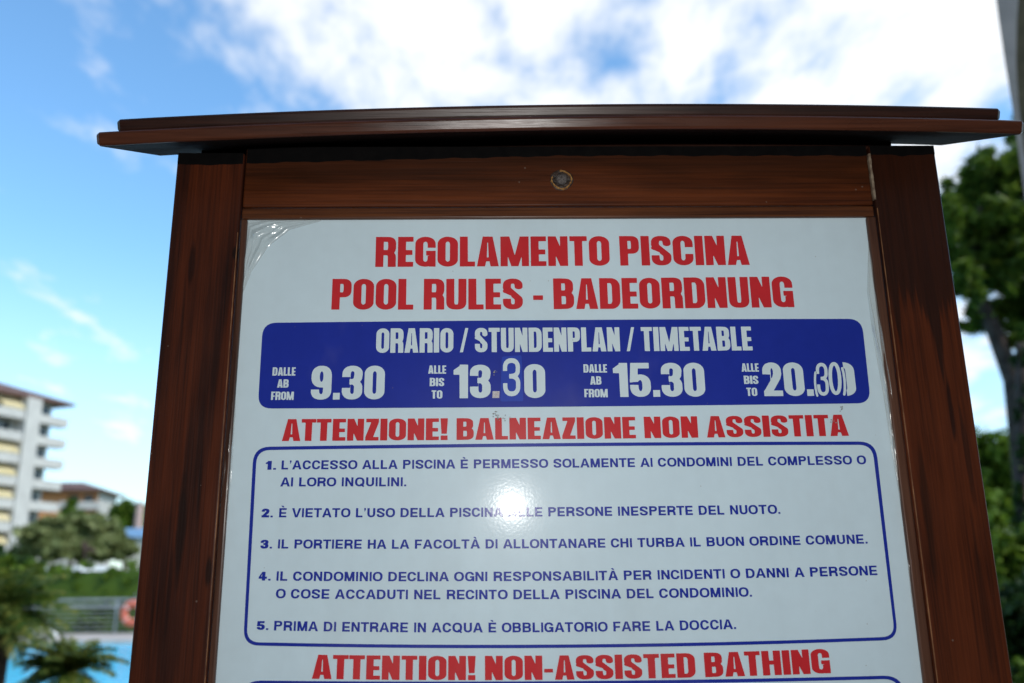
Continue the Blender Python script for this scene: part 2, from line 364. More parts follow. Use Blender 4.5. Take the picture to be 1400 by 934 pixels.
# ------------------------------------------------------------------ printed panel
def print_mat(name, c, var=0.06, rough=0.13):
    m, t, b = mat(name, 0.33, 0.10)
    f = noise(t, 5.0, 4, objvec(t)); d = noise(t, 60.0, 4, objvec(t))
    sv = noise(t, 1.0, 4, objvec(t, (38, 38, 2.2), (1.3, 0, .4)), 0.6)
    f2 = math_(t, 'ADD', math_(t, 'MULTIPLY', f, 0.45), math_(t, 'ADD', math_(t, 'MULTIPLY', d, 0.3), math_(t, 'MULTIPLY', sv, 0.25)))
    lo = tuple(x*(1-var) for x in c); hi = tuple(min(1, x*(1+var)) for x in c)
    cc = ramp(t, f2, [(0.35, lo), (0.65, hi)])
    vo = N(t, 'ShaderNodeTexVoronoi', i_Scale=70.0); t.links.new(objvec(t, (1, 1, .8)), vo.inputs['Vector'])
    sp_ = math_(t, 'MULTIPLY', math_(t, 'LESS_THAN', vo.outputs['Distance'], 0.05), math_(t, 'GREATER_THAN', noise(t, 11.0, 2, objvec(t)), 0.55))
    cc = mix(t, math_(t, 'MULTIPLY', sp_, 0.35), cc, (0.20, 0.17, 0.13))     # specks of dirt
    sm = noise(t, 3.2, 5, objvec(t, (1, 1, .6), (4, 0, 2)), 0.7)
    cc = mix(t, math_(t, 'MULTIPLY', ramp(t, sm, [(0.55, (0, 0, 0)), (0.75, (1, 1, 1))]), 0.14), cc, (0.34, 0.31, 0.26))   # thin film of dust
    t.links.new(cc, b.inputs['Base Color'])
    t.links.new(ramp(t, sm, [(0.35, (0.30,)*3), (0.7, (0.42,)*3)]), b.inputs['Roughness'])
    b.inputs['Coat Weight'].default_value = 0.095; b.inputs['Coat Roughness'].default_value = rough; b.inputs['Coat IOR'].default_value = 1.45
    fine = math_(t, 'ADD', noise(t, 300.0, 2, objvec(t)), math_(t, 'MULTIPLY', noise(t, 45.0, 3, objvec(t)), 0.7))
    n = N(t, 'ShaderNodeBump'); n.inputs['Strength'].default_value = 0.07; n.inputs['Distance'].default_value = 0.0006
    t.links.new(fine, n.inputs['Height']); t.links.new(n.outputs[0], b.inputs['Coat Normal'])
    return m
M_white = print_mat('white_printed_plastic', (0.58, 0.71, 0.775), 0.04)
M_red = print_mat('red_print', (0.54, 0.026, 0.033), 0.08)
M_blue = print_mat('blue_print', (0.014, 0.030, 0.30), 0.08)
M_txt = print_mat('white_lettering', (0.60, 0.71, 0.75), 0.03)
M_sticker = print_mat('blue_sticker', (0.020, 0.055, 0.40), 0.08)
panel = bbox('panel', XL1+0.0012, XR0-0.0012, PANEL_Y, PANEL_Y+0.004, 0.721, 2.053, M_white, 0.0)
panel['label'] = 'white printed panel'
def pp(x, y, off):
    """the spot on the face of the panel where the photograph shows pixel x, y"""
    Y = PANEL_Y-off; return rel(at(x, y, PANEL_Y)*1.0 - Vector((0, off, 0)))
def flat(name, loops, m, off, parent=panel):
    """a flat printed shape: loops of pixel corners (first outline, then holes)"""
    l3 = [[Vector((x, y, 0)) for x, y in l] for l in loops]
    tr = tessellate_polygon(l3); pts = [p for l in l3 for p in l]
    vs = [pp(p.x, p.y, off) for p in pts]; fs = []
    for t in tr:
        a, b_, c = (vs[i] for i in t)
        nrm = (b_-a).cross(c-a); fs.append(tuple(t) if nrm.y < 0 else tuple(t)[::-1])
    return obj(name, vs, fs, m, parent)
def quad_round(c, r, n=7, side=None):
    """rounded quadrilateral through corners c (tl, tr, br, bl) in pixels; side = bow of top, bottom edge in px"""
    out = []; k = len(c)
    for i in range(k):
        p = Vector(c[i]); a = Vector(c[i-1]); b_ = Vector(c[(i+1) % k])
        da = (a-p).normalized(); db = (b_-p).normalized()
        p0 = p+da*r; p1 = p+db*r
        for j in range(n+1):
            t = j/n; out.append(p0*(1-t)**2+p*2*t*(1-t)*1.0+p1*t*t)
        # points along the edge to the next corner
        nx = b_-db*r
        for j in range(1, 12):
            q = p1.lerp(nx, j/12); bow = (side or {}).get(i, 0); q = q + Vector((0, bow*4*(j/12)*(1-j/12))); out.append(q)
    return [(q.x, q.y) for q in out]

# ---- letter shapes, drawn as fields and traced (cap height 1)
class Field:
    def __init__(s, w, res):
        s.x0 = -0.12; s.y0 = -0.26; s.h = 1.0/res
        nx = int((w+0.24)*res)+2; ny = int(1.62*res)+2
        s.X, s.Y = np.meshgrid(s.x0+np.arange(nx)*s.h, s.y0+np.arange(ny)*s.h)
        s.f = np.full(s.X.shape, 9.0)
    def bx(s, x0, y0, x1, y1):
        return np.maximum(np.maximum(x0-s.X, s.X-x1), np.maximum(y0-s.Y, s.Y-y1))
    def poly(s, pts):
        X, Y = s.X, s.Y; d = np.full(X.shape, 1e9); ins = np.zeros(X.shape, bool)
        for (ax, ay), (bx, by) in zip(pts, pts[1:]+pts[:1]):
            ex, ey = bx-ax, by-ay; t = np.clip(((X-ax)*ex+(Y-ay)*ey)/(ex*ex+ey*ey+1e-12), 0, 1)
            d = np.minimum(d, np.hypot(X-ax-t*ex, Y-ay-t*ey))
            if ay != by: ins ^= ((Y < ay) != (Y < by)) & (X < ax+(Y-ay)*ex/(by-ay))
        return np.where(ins, -d, d)
    def stroke(s, pts, a, b):
        X, Y = s.X/a, s.Y/b; d = np.full(X.shape, 1e9)
        for (ax, ay), (bx, by) in zip(pts, pts[1:]):
            ax, bx, ay, by = ax/a, bx/a, ay/b, by/b
            ex, ey = bx-ax, by-ay; t = np.clip(((X-ax)*ex+(Y-ay)*ey)/(ex*ex+ey*ey+1e-12), 0, 1)
            d = np.minimum(d, np.hypot(X-ax-t*ex, Y-ay-t*ey))
        return (d-1)*min(a, b)
    def add(s, g): s.f = np.minimum(s.f, g)
    def sub(s, g): s.f = np.maximum(s.f, -g)
def arc(cx, cy, rx, ry, a0, a1, p=2.0, n=14):
    o = []
    for i in range(n+1):
        t = R(a0+(a1-a0)*i/n); c_, s_ = math.cos(t), math.sin(t)
        o.append((cx+rx*math.copysign(abs(c_)**(2/p), c_), cy+ry*math.copysign(abs(s_)**(2/p), s_)))
    return o
def ring_path(W, a, b, heavy, p):
    if not heavy: return arc(W/2, .5, W/2-a, .5-b, 0, 360, p, 44)
    ry = .165; return arc(W/2, 1-b-ry, W/2-a, ry, 0, 180, 2.1, 18)+arc(W/2, b+ry, W/2-a, ry, 180, 360, 2.1, 18)+[(W-a, 1-b-ry)]
def glyph_field(ch, st, res):
    a, b, p, W = st['a'], st['b'], st['p'], st['W'](ch); heavy = st['heavy']
    F = Field(W, res); s2, b2 = 2*a, 2*b; B = F.bx
    base = {'\u00c8': 'E', '\u00c0': 'A'}.get(ch, ch)
    if base in 'OQ0':
        F.add(F.stroke(ring_path(W, a, b, heavy, p), a, b))
        if base == 'Q': F.add(F.poly([(W*.52, .20), (W*.66, .34), (W*1.0, .03), (W*.88, -.09)]))
    elif base in 'CG':
        F.add(F.stroke(ring_path(W, a, b, heavy, p), a, b))
        if base == 'C': F.sub(B(W*.5, .385 if heavy else .36, W+1, .615 if heavy else .65))
        else:
            F.sub(B(W*.5, .36, W+1, .63 if heavy else .66)); F.add(B(W*.53, .53-b2*.95, W, .53)); F.add(B(W-s2*.8, 0.0, W, .5))
            F.sub(B(W*.53, .53, W+1, .60))
    elif base == 'D':
        r = W*.5 if heavy else W*.56; c = W-a-r+a
        if heavy:
            rr_ = .20; F.add(F.stroke([(a, b), (W-a-.12, b)]+arc(W-a-.16, b+rr_, .16, rr_, -90, 0, 2.1)+arc(W-a-.16, 1-b-rr_, .16, rr_, 0, 90, 2.1)+[(a, 1-b)], a, b))
        else: F.add(F.stroke([(a, b), (W-r, b)]+arc(W-r, .5, r-a, .5-b, -90, 90, p)+[(a, 1-b)], a, b))
        F.sub(B(-1, -1, a, 2)); F.add(B(0, 0, s2, 1))
    elif base in 'EF':
        F.add(B(0, 0, s2, 1)); F.add(B(0, 1-b2, W, 1))
        F.add(B(0, .5-b*.3-b, W*.94, .5-b*.3+b) if base == 'E' else B(0, .46-b, W*.9, .46+b))
        if base == 'E': F.add(B(0, 0, W, b2))
    elif base == 'L': F.add(B(0, 0, s2, 1)); F.add(B(0, 0, W, b2))
    elif base == 'I': F.add(B(0, 0, W, 1))
    elif base == 'H': F.add(B(0, 0, s2, 1)); F.add(B(W-s2, 0, W, 1)); F.add(B(0, .52-b, W, .52+b))
    elif base == 'T': F.add(B(0, 1-b2, W, 1)); F.add(B(W/2-a, 0, W/2+a, 1))
    elif base == 'U':
        ry = .30 if not heavy else .22
        F.add(F.stroke([(a, 1.4), (a, ry+b)]+arc(W/2, ry+b, W/2-a, ry, 180, 360, p)+[(W-a, 1.4)], a, b)); F.sub(B(-1, 1, 9, 9))
    elif base in 'PR':
        cy = .70 if heavy else .71; ry = 1-b-cy; r = min(W*.5, ry+.12) if not heavy else W*.42
        F.add(F.stroke([(a, 1-b), (W-r, 1-b)]+arc(W-r, cy, r-a, ry, 90, -90, p)+[(a, cy-ry)], a, b)); F.sub(B(-1, -1, a, 2)); F.add(B(0, 0, s2, 1))
        if base == 'R':
            if heavy:
                F.add(F.stroke([(W*.3, .47), (W*.55, .47)]+arc(W*.55, .31, W*.45-a, .16, 90, 0, 2.4, 8)+[(W-a, -.3)], a, b)); F.sub(B(-1, -1, 9, 0))
            else:
                F.add(F.stroke([(W*.3, .43), (W*.58, .43)]+arc(W*.58, .27, W*.38-a, .16, 90, 0, 2.2, 8)+[(W-a, .05), (W-a*.5, -.3)], a, b)); F.sub(B(-1, -1, 9, 0))
    elif base == 'B':
        for y0, y1, ww in ((b, .5, W), (.53, 1-b, W*.97)):
            cy = (y0+y1)/2; ry = (y1-y0)/2; r = min(W*.45, ry+a)
            F.add(F.stroke([(a, y0), (ww-r, y0)]+arc(ww-r, cy, r-a, ry, -90, 90, p)+[(a, y1)], a, b*.95))
        F.sub(B(-1, -1, a, 2)); F.add(B(0, 0, s2, 1))
    elif base == 'A':
        th = s2*1.02; m_ = W/2; tt = s2*.62 if heavy else s2*.56
        F.add(F.poly([(0, 0), (m_-tt, 1), (m_+tt, 1), (W, 0)]))
        ya = .17 if heavy else .22; yb = ya+b2*(.80 if heavy else .92)
        def xl(y): return th+ (m_-tt)*y*1.0
        F.sub(F.poly([(th-.001, -.01), (xl(ya), ya), (W-xl(ya), ya), (W-th+.001, -.01)]))
        yt = .80 if heavy else .80
        if heavy: F.sub(F.poly([(xl(yb), yb), (m_-.012, yt), (m_+.012, yt), (W-xl(yb), yb)]))
        else: F.sub(F.poly([(xl(yb), yb), (m_, .83), (W-xl(yb), yb)]))
    elif base == 'V':
        tt = s2*.56; m_ = W/2; F.add(F.poly([(0, 1), (s2*1.04, 1), (m_, .22), (W-s2*1.04, 1), (W, 1), (m_+tt, 0), (m_-tt, 0)]))
    elif base == 'M':
        t = s2*(.98 if not heavy else .9); m_ = W/2
        F.add(B(0, 0, t, 1)); F.add(B(W-t, 0, W, 1)); k = t*.55
        F.add(F.poly([(0.02, 1), (t*1.25, 1), (m_, .36 if heavy else .30), (W-t*1.25, 1), (W-.02, 1), (m_+k*.9, 0), (m_-k*.9, 0)]))
    elif base == 'N':
        t = s2*.95; F.add(B(0, 0, t, 1)); F.add(B(W-t, 0, W, 1)); F.add(F.poly([(0, 1), (t*1.05, 1), (W, 0), (W-t*1.05, 0)]))
    elif base == 'Z':
        F.add(B(0, 0, W, b2)); F.add(B(0.02, 1-b2, W, 1)); F.add(F.poly([(0, b2*.9), (W-s2*1.15, 1-b2), (W, 1-b2), (s2*1.15, b2*.9)])); F.add(B(0, 0, s2*.7, b2)); 
    elif base in 'S':
        rx = W/2-a; ty = .755; by = .265; ry1 = 1-b-ty; ry2 = by-b
        q = 2.2 if not heavy else 2.6
        sp = [(W-a, .30), (W-a, ty-.02)]+arc(W/2, ty, rx, ry1, 0, 180, q)[1:]+[(a*1.0, .70), (a*1.15, .66)]
        sp += [(W*.5, .505)]+[(W-a*1.15, .36), (W-a, .31)]+arc(W/2, by, rx, ry2, 0, -180, q)[1:]+[(a, .6)]
        top = F.stroke(sp[1:], a, b)
        F.add(top)
        F.sub(np.maximum(B(-1, .345 if heavy else .335, W*.42, .60), -(F.Y-(.50-0.22*(F.X-0)/W*0)) * 0 + np.where(F.Y < .50-.28*(F.X/W-.5)*1.0-b*.98, -1.0, 1.0)*0.02))
        F.sub(B(W*.58, .50+b*1.0, W+1, .655 if heavy else .66)) if False else None
    elif base == '!':
        F.add(F.poly([(0, 1), (W, 1), (W*.86, .29), (W*.14, .29)])); F.add(B(W*.04, 0, W*.96, .21))
    elif base == '.': F.add(B(0, 0, W, .20 if heavy else .195))
    elif base == '-': F.add(B(0, .30 if heavy else .32, W, .45 if heavy else .48))
    elif base == '/': F.add(F.poly([(0, 0), (W*.36, 0), (W, 1), (W*.64, 1)]))
    elif base == "'": F.add(F.poly([(0, 1), (W, 1), (W, .83), (W*.4, .63), (0, .66), (W*.35, .80), (0, .80)]))
    elif base == '1':
        F.add(B(W-s2, 0, W, 1))
        F.add(F.poly([(0, .84 if heavy else .80), (0, .66), (W-s2*.9, .66 if not heavy else .72), (W-s2*.9, 1), (W-s2*.8, 1), (W-s2, .90)]) if not heavy else F.poly([(0, .84), (0, .70), (W-s2*.9, .70), (W-s2*.9, 1), (W-s2*.75, 1)]))
    elif base == '2':
        sp = [(a, .40), (a, .73)]+arc(W/2, .73, W/2-a, .27-b, 180, 0, 2.3)[1:]+[(W-a, .66), (W-a*1.3, .54), (a*1.3, b2*.9+.06), (a*1.2, b)]
        F.add(F.stroke(sp, a, b)); F.sub(B(-1, .20, W*.40, .645)); F.add(F.poly([(0, .0), (0, .14), (s2*1.0, .36), (W*.8, .42), (W*.42, b2)])) if False else None
        F.add(F.stroke([(W-a*1.3, .54), (a*1.1, .13)], a, b)); F.sub(B(-1, -1, 9, 0)); F.add(B(0, 0, W, b2))
    elif base == '3':
        q = 2.3
        sp = [(a, .5), (a, .76)]+arc(W/2, .755, W/2-a, .245-b, 180, 0, q)[1:]+[(W-a*1.1, .66)]+arc(W*.5, .66, W*.5-a*1.1, .135, 0, -90, 2)[1:]
        F.add(F.stroke(sp, a, b)); 
        sp = [(a, .5), (a, .25)]+arc(W/2, .26, W/2-a, .26-b, 180, 360, q)[1:]+[(W-a, .36)]+arc(W*.5, .36, W*.5-a, .165, 0, 90, 2)[1:]
        F.add(F.stroke(sp, a, b)); F.sub(B(-1, .345, W*.40, .665))
        F.add(B(W*.36, .525-b*.95, W*.56, .525+b*.95))
    elif base == '4':
        F.add(B(W*.80-s2, 0, W*.80, 1)); F.add(B(0, .21, W, .21+b2)); F.add(F.poly([(0, .21), (0, .40), (W*.80-s2*.95, 1), (W*.80, 1), (W*.80-s2, .82), (s2*.72, .36), (W*.3, .30)]))
    elif base == '5':
        F.add(B(W*.06, 1-b2, W*.95, 1)); F.add(F.poly([(W*.06, 1), (W*.06+s2*.9, 1), (s2*.92, .46), (0.0, .42)]))
        q = 2.3
        sp = [(a, .5), (a, .28)]+arc(W/2, .30, W/2-a, .30-b, 180, 360, q)[1:]+[(W-a, .37)]+arc(W/2, .37, W/2-a, .29-b, 0, 130, q)[1:]
        G_ = F.stroke(sp, a, b); G_ = np.maximum(G_, -B(-1, .355, W*.42, .44)) if heavy else np.maximum(G_, -B(-1, .33, W*.40, .42)); F.add(G_)
    elif base == '9':
        q = 2.4; F.add(F.stroke(arc(W/2, .68, W/2-a, .32-b, 0, 360, q, 30), a, b))
        sp = [(W-a, .68), (W-a, .28)]+arc(W/2, .27, W/2-a, .27-b, 0, -180, q)[1:]+[(a, .5)]
        G_ = F.stroke(sp, a, b); G_ = np.maximum(G_, -B(-1, .30, W*.5, .62)); F.add(G_)
    elif base == '(' or base == ')':
        sg = 1 if base == '(' else -1; x = W*1.1 if sg > 0 else -W*.1
        F.add(F.stroke(arc(x, .42, (W*1.1-a), .60, 180-55 if sg > 0 else 55, 180+55 if sg > 0 else -55, 2), a, b))
    if ch in '\u00c8\u00c0': F.add(F.poly([(W*.5-.20, 1.27), (W*.5+.02, 1.27), (W*.5+.13, 1.08), (W*.5-.02, 1.08)]))
    return F
def trace(F):
    """closed contours of the zero level (marching squares), thinned"""
    f = F.f+1e-9; ny, nx = f.shape; segs = {}
    ins = f < 0
    def ex(i, j, d):      # crossing on edge starting at node (i,j): d=0 right, 1 up
        if d == 0: a_, b_ = f[j, i], f[j, i+1]; t = a_/(a_-b_); return (F.x0+(i+t)*F.h, F.y0+j*F.h)
        a_, b_ = f[j, i], f[j+1, i]; t = a_/(a_-b_); return (F.x0+i*F.h, F.y0+(j+t)*F.h)
    m = (ins[:-1, :-1].astype(int)+2*ins[:-1, 1:]+4*ins[1:, 1:]+8*ins[1:, :-1])
    tab = {1: [(3, 0)], 2: [(0, 1)], 3: [(3, 1)], 4: [(1, 2)], 5: [(3, 2), (1, 0)], 6: [(0, 2)], 7: [(3, 2)], 8: [(2, 3)], 9: [(2, 0)], 10: [(0, 3), (2, 1)], 11: [(2, 1)], 12: [(1, 3)], 13: [(1, 0)], 14: [(0, 3)]}
    for j, i in zip(*np.nonzero((m > 0) & (m < 15))):
        e = {0: (i, j, 0), 1: (i+1, j, 1), 2: (i, j+1, 0), 3: (i, j, 1)}
        for s_, t_ in tab[int(m[j, i])]: segs[e[s_]] = e[t_]
    loops = []
    while segs:
        k, v = segs.popitem(); lp = [k]; c_ = v
        while c_ != k and c_ in segs: lp.append(c_); c_ = segs.pop(c_)
        loops.append([ex(*q) for q in lp])
    out = []
    def dp(pts, eps):
        if len(pts) < 3: return pts
        a_ = np.array(pts[0]); b_ = np.array(pts[-1]); P = np.array(pts[1:-1]); e = b_-a_; L = np.hypot(*e)
        d = np.abs(e[0]*(P[:, 1]-a_[1])-e[1]*(P[:, 0]-a_[0]))/L if L > 1e-9 else np.hypot(P[:, 0]-a_[0], P[:, 1]-a_[1])
        k = int(d.argmax())
        if d[k] < eps: return [pts[0], pts[-1]]
        return dp(pts[:k+2], eps)[:-1]+dp(pts[k+1:], eps)
    for lp in loops:
        if len(lp) < 8: continue
        h = len(lp)//2; q = dp(lp[:h+1], 0.0035)[:-1]+dp(lp[h:]+[lp[0]], 0.0035)[:-1]
        if len(q) >= 3: out.append(q)
    return out
HW = dict(A=.66, B=.62, C=.61, D=.62, E=.47, F=.46, G=.62, H=.63, I=.255, L=.46, M=.86, N=.60, O=.62, P=.59, Q=.62, R=.62, S=.60, T=.53, U=.61, Z=.48)
HW.update({'!': .27, '-': .30, '/': .40, '.': .20, '0': .60, '1': .42, '2': .56, '3': .60, '5': .60, '9': .60, ' ': .20})
BW = dict(A=.96, B=.82, C=.86, D=.84, E=.74, F=.70, G=.90, H=.80, I=.20, L=.68, M=.96, N=.80, O=.95, P=.78, Q=.95, R=.82, S=.80, T=.80, U=.80, V=.92, Z=.76)
BW.update({'.': .20, "'": .17, ' ': .30, '1': .42, '2': .68, '3': .68, '4': .70, '5': .68, '-': .4, '0': .66, '(': .30, ')': .30})
def wof(tab): return lambda ch: tab[{'\u00c8': 'E', '\u00c0': 'A'}.get(ch, ch)]
HEAVY = dict(a=.122, b=.082, p=3.1, W=wof(HW), heavy=True, gap=.055, id='h')
BOLD = dict(a=.114, b=.091, p=2.35, W=wof(BW), heavy=False, gap=.150, id='b')
NUM = dict(a=.140, b=.115, p=2.35, W=wof(BW), heavy=False, gap=.12, id='n')
THIN = dict(a=.084, b=.062, p=2.2, W=wof(BW), heavy=False, gap=.10, id='t')
THINC = dict(a=.092, b=.052, p=2.2, W=wof(BW), heavy=False, gap=.10, id='c')
gcache = {}
def glyph(ch, st):
    k = (ch, st['id'])
    if k not in gcache:
        lp = trace(glyph_field(ch, st, 72))
        # group outlines with their holes
        def area(l): return 0.5*sum(p[0]*q[1]-q[0]*p[1] for p, q in zip(l, l[1:]+l[:1]))
        V, T = [], []
        outs = [l for l in lp if area(l)*area(max(lp, key=lambda z: abs(area(z)))) > 0]; holes = [l for l in lp if l not in outs]
        def inside(pt, l):
            r_ = False
            for (ax, ay), (bx, by) in zip(l, l[1:]+l[:1]):
                if (ay > pt[1]) != (by > pt[1]) and pt[0] < ax+(pt[1]-ay)*(bx-ax)/(by-ay): r_ = not r_
            return r_
        for o_ in outs:
            grp = [o_]+[h_ for h_ in holes if inside(h_[0], o_)]
            l3 = [[Vector((x, y, 0)) for x, y in l] for l in grp]; base_ = len(V)
            for t in tessellate_polygon(l3): T.append(tuple(base_+i for i in t))
            V += [p for l in grp for p in l]
        gcache[k] = (V, T)
    return gcache[k]
def text(s, st, x0, x1, yb0, yb1, cap0, cap1=None, m=None, off=0.0007, bow=0.0, parent=panel, lean0=0.0, lean1=0.0, name='lettering', label=None, tw=None):
    """one printed line: left/right end, baseline at both ends, cap height at both ends (pixels of the photograph)"""
    cap1 = cap1 or cap0
    gaps = st['gap']; pos = []; x = 0
    for i, ch in enumerate(s):
        wd = st['W'](ch); pos.append(x)
        g = gaps
        if ch in 'ATV' and i+1 < len(s) and s[i+1] in 'ATV': g *= 0.3
        elif not st['heavy'] and (ch in 'OCGAVT\u00c0' or (i+1 < len(s) and s[i+1] in 'OCGAVT\u00c0')): g *= 0.62
        x += wd+(g if i+1 < len(s) else 0)
    tot = x; vs, fs = [], []
    for ch, gx in zip(s, pos):
        if ch == ' ': continue
        V, T = glyph(ch, st); b0 = len(vs)
        for (gx_, gy) in V:
            u = (gx+gx_)/tot; yb = yb0+(yb1-yb0)*u+bow*4*u*(1-u); cap = cap0+(cap1-cap0)*u
            xx = x0+(x1-x0)*u + (lean0+(lean1-lean0)*u)*gy*cap
            vs.append(pp(xx, yb-gy*cap, off))
        for t in T:
            a_, b_, c_ = (vs[b0+i] for i in t)
            nrm = (b_-a_).cross(c_-a_); t = tuple(b0+i for i in t); fs.append(t if nrm.y < 0 else t[::-1])
    o = obj(name, vs, fs, m, parent)
    if label: o['label'] = label
    return o
LN = lambda x: (x-640)*-0.00023      # lean of the uprights across the panel (they meet far above)
def line(s, st, x0, x1, yb0, yb1, c0, c1, m, **k): return text(s, st, x0, x1, yb0, yb1, c0, c1, m, lean0=-LN(x0), lean1=-LN(x1), **k) if False else text(s, st, x0, x1, yb0, yb1, c0, c1, m, lean0=LN(x0), lean1=LN(x1), **k)
line('REGOLAMENTO PISCINA', HEAVY, 513, 1025, 365.3, 362.5, 41, 40, M_red, label='red heading REGOLAMENTO PISCINA')
line('POOL RULES - BADEORDNUNG', HEAVY, 453, 1086, 423.6, 420.2, 42, 42, M_red, label='red heading POOL RULES - BADEORDNUNG', bow=1)
band = flat('timetable_band', [quad_round([(359.5, 441.5), (1178, 436), (1190.5, 551.5), (352.5, 558.8)], 19, side={0: -1.0, 2: 1})], M_blue, 0.0004)
band['label'] = 'dark blue band with round corners behind the opening hours'
line('ORARIO / STUNDENPLAN / TIMETABLE', HEAVY, 514, 1029, 482.8, 479.3, 33.5, 32.5, M_txt, label='white line ORARIO / STUNDENPLAN / TIMETABLE')
line('9.30', HEAVY, 424.5, 525.5, 546.8, 546.2, 46.5, 46, M_txt, label='white time 9.30')
line('13', HEAVY, 620, 671, 544.8, 544.4, 46, 45.5, M_txt, label='white digits 13')
flat('full_stop', [[(673.5, 535), (683, 535), (682.6, 544.3), (673.2, 544.4)]], simple('scuffed_print', (0.34, 0.26, 0.28), (0.58, 0.60, 0.62), 900, 0.5), 0.0007)
line('0', HEAVY, 717, 746, 544.6, 544.3, 46.4, 46.4, M_txt, label='white digit 0')
line('15.30', HEAVY, 839.5, 965, 543, 542.6, 46.5, 46.5, M_txt, label='white time 15.30')
line('20.', HEAVY, 1045, 1113, 541.8, 541.6, 46, 45.8, M_txt, label='white digits 20 and a stop')
line('0', HEAVY, 1142, 1171.5, 541.6, 541.4, 46, 46, M_txt, label='white digit 0 partly covered by a sticker')
for s, x0, x1, yb in (('DALLE', 372.5, 404, 513.8), ('AB', 379, 394.5, 530.2), ('FROM', 370.5, 401.5, 547), ('ALLE', 585.5, 610, 511.2), ('BIS', 587.5, 607.3, 528.2), ('TO', 590, 604.8, 545.2),
                      ('DALLE', 797.8, 830, 509.6), ('AB', 807, 822.3, 526), ('FROM', 799, 831, 543.4), ('ALLE', 1014, 1037.5, 508.4), ('BIS', 1017.3, 1037, 525.2), ('TO', 1021, 1035.5, 541.6)):
    line(s, HEAVY, x0, x1, yb, yb, 11.3, 11.3, M_txt, label='small white word '+s)
st1 = flat('sticker', [quad_round([(686, 488), (713, 486), (715.5, 549), (684, 549.5)], 2.5, 3)], M_sticker, 0.0012)
st1['label'] = 'blue sticker with a thin white 3 stuck over the time'
line('3', THIN, 688, 711.5, 542.3, 542.0, 52, 52, M_txt, off=0.0016, label='thin white digit 3 on the sticker')
flat('sticker', [quad_round([(1114.5, 494), (1151, 493.5), (1158.5, 545), (1119, 545.5)], 2.5, 3)], M_blue, 0.0012)['label'] = 'blue sticker with thin white (30) stuck over the time'
text('3', THINC, 1117.5, 1133.5, 541.6, 541.4, 45, 45, M_txt, off=0.0016, lean0=-.08, lean1=-.08, label='thin white digit 3')
text('0', THINC, 1134, 1151.5, 540.6, 540.3, 45, 45, M_txt, off=0.0016, lean0=-.08, lean1=-.08, label='thin white digit 0')
text('(', THINC, 1113.5, 1118.3, 539, 539, 32, 32, M_txt, off=0.0016, lean0=-.08, lean1=-.08, label='thin white bracket')
text(')', THINC, 1151.5, 1157.0, 537, 537, 36, 36, M_txt, off=0.0016, lean0=-.08, lean1=-.08, label='thin white bracket')
line('ATTENZIONE! BALNEAZIONE NON ASSISTITA', HEAVY, 385.5, 1160.5, 603.2, 596, 30, 29, M_red, label='red heading ATTENZIONE! BALNEAZIONE NON ASSISTITA', bow=0.8)
def frame(c, r, th, name, lab, side):
    o_ = quad_round(c, r, side=side)
    i_ = quad_round([(c[0][0]+th, c[0][1]+th), (c[1][0]-th, c[1][1]+th), (c[2][0]-th, c[2][1]-th), (c[3][0]+th, c[3][1]-th)], r-th, side=side)
    o = flat(name, [o_, i_], M_blue, 0.0004); o['label'] = lab
frame([(346.8, 611.0), (1196.8, 603.6), (1228.0, 875.5), (332.5, 883.0)], 23, 4.6, 'outline_box', 'blue rounded outline around the five rules', {0: -1.5, 2: 6.5})
RL = [('1.', 363, 377.5, 642.4, 642.3), ("L'ACCESSO ALLA PISCINA \u00c8 PERMESSO SOLAMENTE AI CONDOMINI DEL COMPLESSO O", 384.8, 1184.5, 642, 634.9, 12.3, 12.2, 1.0),
      ('AI LORO INQUILINI.', 383.2, 555.4, 665.2, 665.0, 12.3, 12.3, 0), ('2.', 357.6, 373, 707.5, 707.4), ("\u00c8 VIETATO L'USO DELLA PISCINA ALLE PERSONE INESPERTE DEL NUOTO.", 381.5, 1066.8, 707.4, 702.6, 12.5, 12.6, 1.3),
      ('3.', 356, 372, 750.2, 750), ('IL PORTIERE HA LA FACOLT\u00c0 DI ALLONTANARE CHI TURBA IL BUON ORDINE COMUNE.', 380, 1186, 750, 743.2, 12.5, 12.6, 2.6),
      ('4.', 353.6, 370, 793.8, 793.8), ('IL CONDOMINIO DECLINA OGNI RESPONSABILIT\u00c0 PER INCIDENTI O DANNI A PERSONE', 378, 1199.5, 794, 786.3, 12.8, 13.0, 3.6),
      ('O COSE ACCADUTI NEL RECINTO DELLA PISCINA DEL CONDOMINIO.', 377, 1028, 818, 815.8, 13, 13.1, 2.4), ('5.', 351, 367, 861.2, 861.3), ('PRIMA DI ENTRARE IN ACQUA \u00c8 OBBLIGATORIO FARE LA DOCCIA.', 374.6, 1006.4, 862, 860, 13.2, 13.4, 3.6)]
for r_ in RL:
    if len(r_) == 5: line(r_[0], NUM, r_[1], r_[2], r_[3], r_[4], 12, 12, M_blue, label='rule number '+r_[0])
    else: line(r_[0], BOLD, r_[1], r_[2], r_[3], r_[4], r_[5], r_[6], M_blue, bow=r_[7], label='line of blue rule text in capitals')
line('ATTENTION! NON-ASSISTED BATHING', HEAVY, 426.5, 1136, 928, 920.3, 33, 33.5, M_red, label='red heading ATTENTION! NON-ASSISTED BATHING', bow=5)
frame([(330.5, 930.8), (1234, 923.6), (1270, 1260), (312, 1268)], 26, 4.8, 'outline_box', 'second blue rounded outline below the last heading', {0: 4.0})
